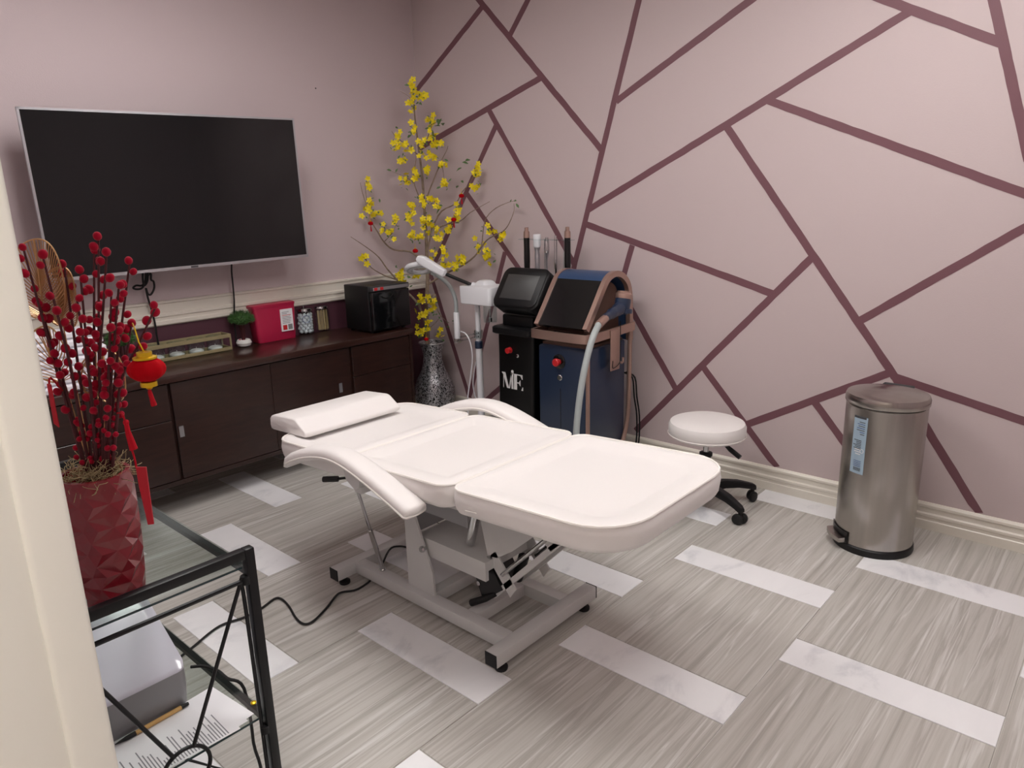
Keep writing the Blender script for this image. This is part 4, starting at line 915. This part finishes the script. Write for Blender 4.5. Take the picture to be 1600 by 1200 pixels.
lme = lm.mesh('leaf', 0); lme.materials.append(MATS['leaf_blossom'])
CLU = [(644, 137), (647, 150), (660, 146), (646, 167), (669, 184), (674, 192), (676, 207), (646, 199), (621, 209), (619, 227), (637, 234), (630, 250), (660, 222), (661, 235), (675, 227), (685, 220), (676, 240), (691, 260), (696, 284), (665, 270), (652, 275), (634, 281), (630, 287), (749, 260), (742, 272), (745, 292), (576, 290), (580, 317), (572, 330), (590, 337), (600, 355), (612, 367), (620, 345), (657, 312), (672, 311), (680, 319), (641, 327), (642, 342), (670, 340), (665, 352), (677, 357), (642, 369), (655, 372), (685, 365), (714, 325), (716, 340), (701, 355), (762, 357), (785, 365), (746, 382), (762, 395), (694, 395), (570, 402), (624, 427), (630, 437), (646, 431), (715, 417), (697, 410), (722, 402), (765, 400), (677, 400), (655, 465), (674, 470), (674, 486), (657, 495), (670, 510), (657, 520), (685, 520), (702, 502), (687, 492)]
tocam = Vector((-.66, -.6, -.1))
def orient(d, s):
    q = Vector(d).normalized().to_track_quat('Z', 'Y').to_matrix().to_4x4() @ Matrix.Rotation(rnd.uniform(0, 6), 4, 'Z'); return q @ Matrix.Scale(s, 4)
nf_ = 0
for (px, py) in CLU:
    c = tp(px, py, rnd.uniform(-.10, -.01)); k = 5 if rnd.random() < .3 else 4
    for q in range(k):
        if nf_ >= 298: break
        nf_ += 1
        o = c + Vector((rnd.gauss(0, .014), rnd.gauss(0, .014), rnd.gauss(0, .021))); o.x = min(o.x, 3.39); o.y = min(o.y, 3.84)
        place('flower', fme, bt, Matrix.Translation(o) @ orient(tocam + Vector((rnd.uniform(-.8, .8), rnd.uniform(-.8, .8), rnd.uniform(-.6, .8))), rnd.uniform(.95, 1.3)))
    for q in range(4):
        o = c + Vector((rnd.gauss(0, .018), rnd.gauss(0, .016), rnd.gauss(0, .022) - .01)); o.x = min(o.x, 3.37); o.y = min(o.y, 3.82)
        place('leaf', lme, bt, Matrix.Translation(o) @ orient((rnd.uniform(-1, .3), rnd.uniform(-1, .3), rnd.uniform(-.3, 1)), rnd.uniform(.4, .85)))
for (px, py, s) in ((690, 185, 1.5), (692, 192, 1.5), (688, 197, 1.4), (683, 186, 1.4), (727, 252, 1.4), (732, 256, 1.3), (722, 262, 1.3), (643, 200, 1.3), (637, 216, 1.2), (682, 335, 1.6), (803, 314, .9), (800, 311, .9), (806, 318, .9), (612, 267, .9), (618, 270, .9), (716, 290, 1), (724, 286, 1)):
    o = tp(px, py, -.05); place('leaf', lme, bt, Matrix.Translation(o) @ orient((rnd.uniform(-1, .3), rnd.uniform(-1, .3), .5), s))
def small_lantern(px, py, label, s=1.0, tas=True):
    c = tp(px, py, -.12); t = thing('red_lantern', label, 'lantern', c, 'small red lanterns on the blossom tree')
    MB().lathe([(.006 * s, -.012 * s), (.014 * s, -.009 * s), (.018 * s, 0), (.014 * s, .009 * s), (.006 * s, .012 * s)], c, 14).build('body', 'lantern_red', t)
    MB().lathe([(.006 * s, .012 * s), (.006 * s, .017 * s), (.001, .018 * s)], c, 10).build('cap', 'gold', t)
    MB().tube([c + Vector((0, 0, .016 * s)), c + Vector((0, 0, .045 * s))], .0012, 5).build('cord', 'gold', t)
    if tas: MB().tube([c + Vector((0, 0, -.011 * s)), c + Vector((0, 0, -.02 * s)), c + Vector((.002, 0, -.05 * s))], [.002, .003, .005], 7).build('tassel', 'tassel_red', t)
small_lantern(579, 349, 'small red lantern hanging leftmost in the yellow blossom tree')
small_lantern(721, 306, 'small red lantern under the right blossom branch, above another lantern')
small_lantern(709, 343, 'small red lantern just below another in the right blossoms')
small_lantern(649, 392, 'small red lantern just above the magnifier lamp', 1.05, False)
small_lantern(666, 530, 'small red lantern lying at the mouth of the mosaic vase', .9, False)
# ================================================================== glass console in the foreground
P0 = onZ(386, 855, .75); cx1, cy0, ctop = P0.x, P0.y, .75; cx0, cy1 = .315, 2.36
cs_ = thing('glass_console', 'black metal console table with two glass shelves in the foreground', 'console table', ((cx0 + cx1) / 2, (cy0 + cy1) / 2, 0))
pw = .011
z1_, z2_ = ctop - .052, onY(410, 1128, cy0).z
for x in (cx0, cx1):
    for y in (cy0, cy1): MB().rbox(x - pw, x + pw, y - pw, y + pw, 0, ctop - .0001, .0025, 2).build('leg', 'iron_black', cs_)
for y in (cy0, cy1):
    MB().rbox(cx0 + pw, cx1 - pw, y - pw, y + pw, ctop - 2 * pw, ctop, .0025, 2).build('end_bar', 'iron_black', cs_)
    MB().rbox(cx0 + pw, cx1 - pw, y - pw, y + pw, .05, .05 + 2 * pw, .0025, 2).build('end_bar', 'iron_black', cs_)
    MB().tube([(cx0 + pw, y, z1_ - .022), (cx1 - pw, y, z1_ - .022)], .0055, 8).build('end_rod', 'iron_black', cs_)
    cc = Vector(((cx0 + cx1) / 2, y, onY(292, 1203, cy0).z)) if y == cy0 else Vector(((cx0 + cx1) / 2, y, .33)); cc.x = onY(292, 1203, cy0).x; rr = .052
    MB().tube([cc + Vector((rr * math.cos(t), 0, rr * math.sin(t))) for t in [2 * PI * j / 36 for j in range(36)]], .0045, 8, True).build('ring', 'iron_black', cs_)
    for cx_, cz_ in ((cx1 - .02, z1_ - .012), (cx0 + .02, z1_ - .012 if 0 else .62), (cx1 - .02, .07), (cx0 + .02, .07)):
        e_ = Vector((cx_, y, cz_)); d = (e_ - cc).normalized(); MB().tube([cc + d * rr, e_], .0045, 8).build('brace', 'iron_black', cs_)
    MB().tube(smooth_path([(cx1 - .028, y, z1_ - .03), (cx1 - .022, y, z1_ - .045), (cx1 - .02, y, .4), (cx1 - .02, y, .075)], 3), .0045, 8).build('brace', 'iron_black', cs_)
for z in (z1_, z2_):
    for x in (cx0, cx1 - .0): MB().box(x - .007, x + .007, cy0 + pw, cy1 - pw, z - .016, z - .002).build('shelf_rail', 'iron_black', cs_, 0)
    MB().rbox(cx0 - .008, cx1 - .002 + .008, cy0 + pw + .004, cy1 - pw - .004, z, z + .005, .001, 1).build('glass_shelf', 'shelf_glass', cs_)
    MB().box(cx0 + .012, cx1 - .012, cy0 + pw + .001, cy0 + pw + .0035, z + .0005, z + .0045).build('glass_edge', 'glass_edge', cs_, 0)
    for y in (cy0 + .07, cy1 - .07): MB().lathe([(.007, 0), (.007, .003), (.003, .0045)], (cx1, y, z + .005), 12).build('stud', 'gold', cs_)
    MB().lathe([(.009, -.02), (.012, -.018), (.012, .0), (.009, .002)], (cx1 - .012, cy0, z - .012), 12).build('bolt', 'iron_black', cs_)
GT = z1_ + .0055
# red faceted vase
rv = onZ(191, 940, GT); rv = Vector((rv.x, rv.y + .03, GT))
Hv = onY(165, 733, rv.y).z - GT; rr0, rr1 = .054, .064
nS, nH = 14, 11; R = []
for j in range(nH + 1):
    s = j / nH; r = rr0 + (rr1 - rr0) * s + .004 * math.sin(PI * s); tw_ = (j % 2) * PI / nS
    R.append([(rv.x + r * (1 + .04 * ((q % 2) * 2 - 1) * (0 if j in (0, nH) else 1)) * math.cos(2 * PI * q / nS + tw_), rv.y + r * (1 + .04 * ((q % 2) * 2 - 1) * (0 if j in (0, nH) else 1)) * math.sin(2 * PI * q / nS + tw_), GT + Hv * s) for q in range(nS)])
vs = [p for r_ in R for p in r_]; fs = []
for j in range(nH):
    for q in range(nS):
        a_, b_, c_, d_ = j * nS + q, j * nS + (q + 1) % nS, (j + 1) * nS + (q + 1) % nS, (j + 1) * nS + q
        fs += [(a_, b_, c_), (a_, c_, d_)] if (j + q) % 2 else [(a_, b_, d_), (b_, c_, d_)]
fs.append(tuple(range(nS - 1, -1, -1)))
mb = MB().add(vs, fs)
top = R[-1]; inn_ = [(rv.x + (x - rv.x) * .88, rv.y + (y - rv.y) * .88, z) for x, y, z in top]; dn = [(x, y, z - .03) for x, y, z in inn_]
mb.rings([top, inn_, dn], True, False, True)
vo = mb.build('red_vase', 'red_pot', None, 0); tag(vo, 'deep red faceted vase standing on the glass console', 'vase')
mc = Vector((rv.x, rv.y, GT + Hv))
# dried moss
mb = MB()
for q in range(260):
    a_ = rnd.uniform(0, 6.28); r_ = .056 * math.sqrt(rnd.random()); p = mc + Vector((r_ * math.cos(a_), r_ * math.sin(a_), rnd.uniform(-.018, .012))); pts = [p]
    d = Vector((rnd.gauss(0, 1), rnd.gauss(0, 1), rnd.gauss(.1, .4))).normalized()
    for w in range(4):
        d = (d + Vector((rnd.gauss(0, .6), rnd.gauss(0, .6), rnd.gauss(-.05, .4)))).normalized(); pts.append(pts[-1] + d * .012)
    mb.tube(pts, .0007, 3)
mo = mb.build('dried_moss', 'moss_straw', None, 0); mo['kind'] = 'stuff'; tag(mo, 'pale dried moss filling the mouth of the red vase', 'moss')
# willow branches
cat_m = MB().ball((0, 0, 0), .0076, 10, 7, (1, 1, 1.12)).mesh('catkin'); cat_m.materials.append(MATS['catkin_red'])
TIPS = [((36, 386), (120, 700), 'leftmost, rising beside the white door casing'), ((66, 397), (130, 705), 'second from the door casing, tip before the television edge'), ((100, 412), (138, 700), 'with a paired tip below the television corner'),
        ((125, 421), (145, 705), 'with a single short tip left of the tallest one'), ((154, 369), (160, 705), 'tallest of all, its tip before the television'), ((147, 390), (152, 710), 'crowded close to the left of the tallest one'),
        ((167, 393), (165, 705), 'second tallest, right of the tallest one'), ((203, 408), (172, 705), 'its tip below the television, left of the looped cable'), ((186, 444), (175, 712), 'short and straight beneath the looped cable'),
        ((244, 478), (185, 705), 'rightmost, leaning out above the lantern'), ((174, 458), (168, 715), 'short, in the middle of the bunch'), ((120, 466), (150, 715), 'short, before the white folded sheets'),
        ((60, 470), (125, 715), 'low and left, among the gold leaves'), ((206, 505), (180, 712), 'short, just above the lantern string')]
WP = []
for i, ((tx, ty), (bx, by), lab) in enumerate(TIPS):
    dep = rnd.uniform(-.05, .05); e = onView(tx, ty, mc, dep); b = mc + (onView(bx, by, mc) - mc) * .55; b.z = mc.z - .02
    mid = b.lerp(e, .5); mid.z += .02; mid = mid + Vector((rnd.uniform(-.006, .006), rnd.uniform(-.006, .006), 0)) + Vector((0, 0, .01 if i == 9 else 0))
    if i == 9: mid = b.lerp(e, .5) + Vector((-.012, .012, .03))
    path = smooth_path([b, b.lerp(mid, .5), mid, mid.lerp(e, .5), e], 8); n = len(path)
    WP.append(path)
    t = thing('willow_branch', 'red pussy willow branch ' + lab, 'branch', mc, 'red willow branches in the red vase')
    MB().tube(path, [.0034 - .0017 * q / n for q in range(n)], 6).build('stem', 'stem_brown', t)
    for q in range(n - 1, 2, -2):
        if rnd.random() < .12 and q < n - 3: continue
        p = path[q]; tdir = (path[q] - path[q - 1]).normalized(); sd = tdir.orthogonal(); sd.rotate(Matrix.Rotation(rnd.uniform(0, 6.28), 3, tdir)); sd.normalize()
        s = (1.0 if q > n * .35 else .75) * rnd.uniform(.85, 1.1)
        place('catkin', cat_m, t, Matrix.Translation(p + sd * (.004 if q == n - 1 else .0085)) @ (tdir + sd * .5).to_track_quat('Z', 'Y').to_matrix().to_4x4() @ Matrix.Scale(s, 4))
# gold wire fan leaves
LEAF = [((128, 700), (72, 505), (52, 374), .052, 'tallest, curving up beside the door casing'), ((132, 705), (100, 515), (90, 418), .036, 'second tallest, before the left edge of the television'),
        ((118, 690), (96, 600), (60, 512), .042, 'low and left, before the white sheets'), ((150, 640), (150, 630), (150, 550), .022, 'small, in the middle of the bunch'), ((178, 690), (168, 632), (160, 548), .046, 'lowest on the right, beside the lantern')]
vn = Vector((FWD.x, FWD.y, 0)).normalized()
for i, (b_, m_, e_, wd, lab) in enumerate(LEAF):
    dp = .02 + .01 * i; B, M_, E = mc.copy(), onView(*m_, mc, dp), onView(*e_, mc, dp); B.z -= .02
    t = thing('gold_leaf', 'gold wire palm leaf ' + lab, 'ornament leaf', mc, 'gold wire leaves in the red vase')
    axis = (E - M_).normalized(); sd = axis.cross(vn).normalized(); Lf = (E - M_).length; bw = vn
    MB().tube(smooth_path([B, B.lerp(M_, .6), M_, M_.lerp(E, .5), E], 4), .0014, 5).build('spine', 'gold_wire', t)
    out = []
    for q in range(49):
        a_ = -PI * .86 + 2 * PI * .86 * q / 48; out.append(M_ + axis * (Lf * (.5 + .5 * math.cos(a_))) + sd * (wd * math.sin(a_)) + bw * (.012 * math.cos(a_ * 2)))
    MB().tube(out, .0016, 5).build('outline', 'gold_wire', t)
    rb = MB()
    for q in range(1, 48, 1 if i < 2 else 2): rb.tube([M_ + axis * max(Lf * .04, (out[q] - M_).dot(axis) * .55 - .01), M_.lerp(out[q], .62) + axis * (.12 * (out[q] - M_).dot(axis)) + bw * .004, out[q]], .0011, 4)
    ro = rb.build('ribs', 'gold_wire', t, 0); ro['kind'] = 'stuff'
# big lantern with tassel
lc = onView(229, 577, mc, -.03); s = .0335
ln = thing('lantern_ornament', 'red velvet lantern with gold caps and tassel hanging from the rightmost willow', 'lantern', lc)
R = []
for j in range(9):
    th = PI * (.16 + .68 * j / 8); r = s * math.sin(th); z = -s * .70 * math.cos(th)
    R.append([(lc.x + r * (1 - .11 * abs(math.cos(4 * a_)) ** 3) * math.cos(a_), lc.y + r * (1 - .11 * abs(math.cos(4 * a_)) ** 3) * math.sin(a_), lc.z + z) for a_ in [2 * PI * q / 32 for q in range(32)]])
MB().rings(R).build('body', 'lantern_red', ln, 50)
MB().lathe([(s * .62, s * .60), (s * .62, s * .70), (s * .40, s * .74), (s * .40, s * .98), (.001, s)], lc, 20).build('cap', 'gold', ln)
MB().lathe([(s * .44, -s * .96), (s * .44, -s * .70), (s * .3, -s * .66)], lc, 20).build('cap', 'gold', ln)
MB().lathe([(.003, -s * 1.15), (.006, -s * 1.08), (.003, -s * .95)], lc, 10).build('bead', 'gold', ln)
MB().tube([lc + Vector((0, 0, s)), onView(217, 535, mc, -.03), onView(210, 512, mc, -.02), onView(207, 505, mc, 0)], .0013, 5).build('cord', 'gold', ln)
MB().tube(smooth_path([lc + Vector((0, 0, -s * 1.1)), onView(234, 612, mc, -.03), onView(238, 625, mc, -.03), onView(241, 634, mc, -.03)], 3), [.002, .0024, .003, .0036, .004, .0042, .0045, .005, .0055, .005], 9).build('tassel', 'tassel_red', ln)
# red envelope charms
def charm(cord, card, label, tip):
    t = thing('red_charm', label, 'ornament', onView(*cord[-1], mc, -.07), 'red envelope charms on the red vase')
    MB().tube(smooth_path([onView(c_[0], c_[1], mc, -.07) if not isinstance(c_, Vector) else c_ for c_ in cord], 3), .0018, 6).build('cord', 'tassel_red', t)
    if tip: MB().tube([onView(px, py, mc, -.07) for px, py in tip], [.004, .005, .0065, .0075], 8).build('tassel', 'tassel_red', t); MB().ball(onView(*tip[0], mc, -.07), .0055, 10, 7).build('bead', 'tassel_red', t)
    q = [onView(px, py, mc, -.075) for px, py in card]; nn_ = vn * .0025
    MB().rings([q, [p + nn_ for p in q]]).build('card', 'envelope_red', t, 0)
charm([WP[9][11], (193, 650), (202, 690), (210, 715), (213, 731)], [(212, 730), (228, 730), (240, 819), (231, 820), (217, 760)], 'flat red envelope charm hanging at the right rim of the red vase', [(197, 660), (200, 675), (205, 690), (209, 702)])
charm([WP[0][12], (79, 590), (77, 600)], [(73, 600), (79, 601), (92, 668), (84, 662)], 'narrow red charm hanging beside the white door casing', None)
# printer on the lower shelf
GL = z2_ + .0055
fr_ = onZ(292, 1103, GL); px1, py0 = fr_.x + .014, fr_.y; px0 = px1 - .27
pt = thing('printer', 'white compact printer with grey front on the lower glass shelf', 'printer', ((px0 + px1) / 2, py0 + .1, GL))
h0 = onY(301, 1037, py0).z - GL; dep_ = .20; h1 = h0 + .125
def wedge(z_off, e, f0, f1, ztop0, ztop1):
    return [(x, y, GL + ztop0 + (ztop1 - ztop0) * (y - py0) / dep_ - z_off) for x, y in rrect(px0 + e, px1 - e, py0 + e + f0, py0 + dep_ - e, .022, 6)]
MB().rings([[(x, y, GL + z) for x, y in rrect(px0 + e, px1 - e, py0 + e, py0 + dep_ - e, .022, 6)] for z, e in ((0, .01), (.006, .003), (h0 * .5, 0), (h0 - .004, 0))]).build('grey_front', 'grey_plastic', pt, 50)
MB().rings([[(x, y, GL + h0 - .004) for x, y in rrect(px0, px1, py0, py0 + dep_, .022, 6)], wedge(.004, 0, 0, 0, h0 + .004, h1), wedge(0, .006, 0, 0, h0 + .004, h1), wedge(-.001, .03, 0, 0, h0 + .004, h1)]).build('white_top', 'lavender_plastic', pt, 40)
# papers
for i, (px, py, rz, lab) in enumerate(((300, 1150, .10, 'lowest printed sheet under the others on the lower glass shelf'), (285, 1150, .04, 'middle printed sheet fanned out on the lower glass shelf'), (262, 1150, -.03, 'topmost printed sheet under the pen on the lower glass shelf'))):
    c = onZ(px, py, GL); me = MB().box(-.14, .14, -.075, .10, 0, .0006).mesh('printed_sheet', 0); me.materials.append(MATS['printed_sheet'])
    o = link('printed_sheet', me); o.location = (px1 - .10 + [.03, .012, -.008][i], py0 - .095 + [.004, 0, -.002][i], GL + .0003 + i * .0012); o.rotation_euler = (0, 0, rz); tag(o, lab, 'paper', 'printed sheets on the console')
pa, pb_ = onZ(212, 1146, GL + .008), onZ(283, 1106, GL + .008)
pen = thing('pen', 'kraft paper pen with black ends lying against the printer', 'pen', pa.lerp(pb_, .5))
pa = Vector((pa.x, pa.y - .0, GL + .009)); pb_ = Vector((pb_.x, pb_.y - .0, GL + .009)); dv = (pb_ - pa).normalized()
MB().tube([pa, pb_], .0052, 12).build('barrel', 'pen_kraft', pen)
MB().tube([pb_, pb_ + dv * .018], [.0054, .0040], 12).build('cap_end', 'rubber', pen)
MB().tube([pa - dv * .045, pa - dv * .02, pa], [.0012, .005, .0054], 12).build('tip', 'rubber', pen)
lp = [onZ(298, 1042, GL + .02), onZ(318, 1041, GL + .02), onZ(340, 1048, GL + .02), onZ(355, 1060, GL + .008)]
lp = lp + [Vector((cx1 + .03, lp[-1].y - .02, GL - .03)), Vector((cx1 + .035, lp[-1].y - .02, .12)), Vector((cx1 + .03, lp[-1].y, .006)), Vector((cx1 - .1, lp[-1].y + .3, .006))]
MB().tube(smooth_path(lp, 5), .0042, 7).build('power_cord', 'rubber', pt)
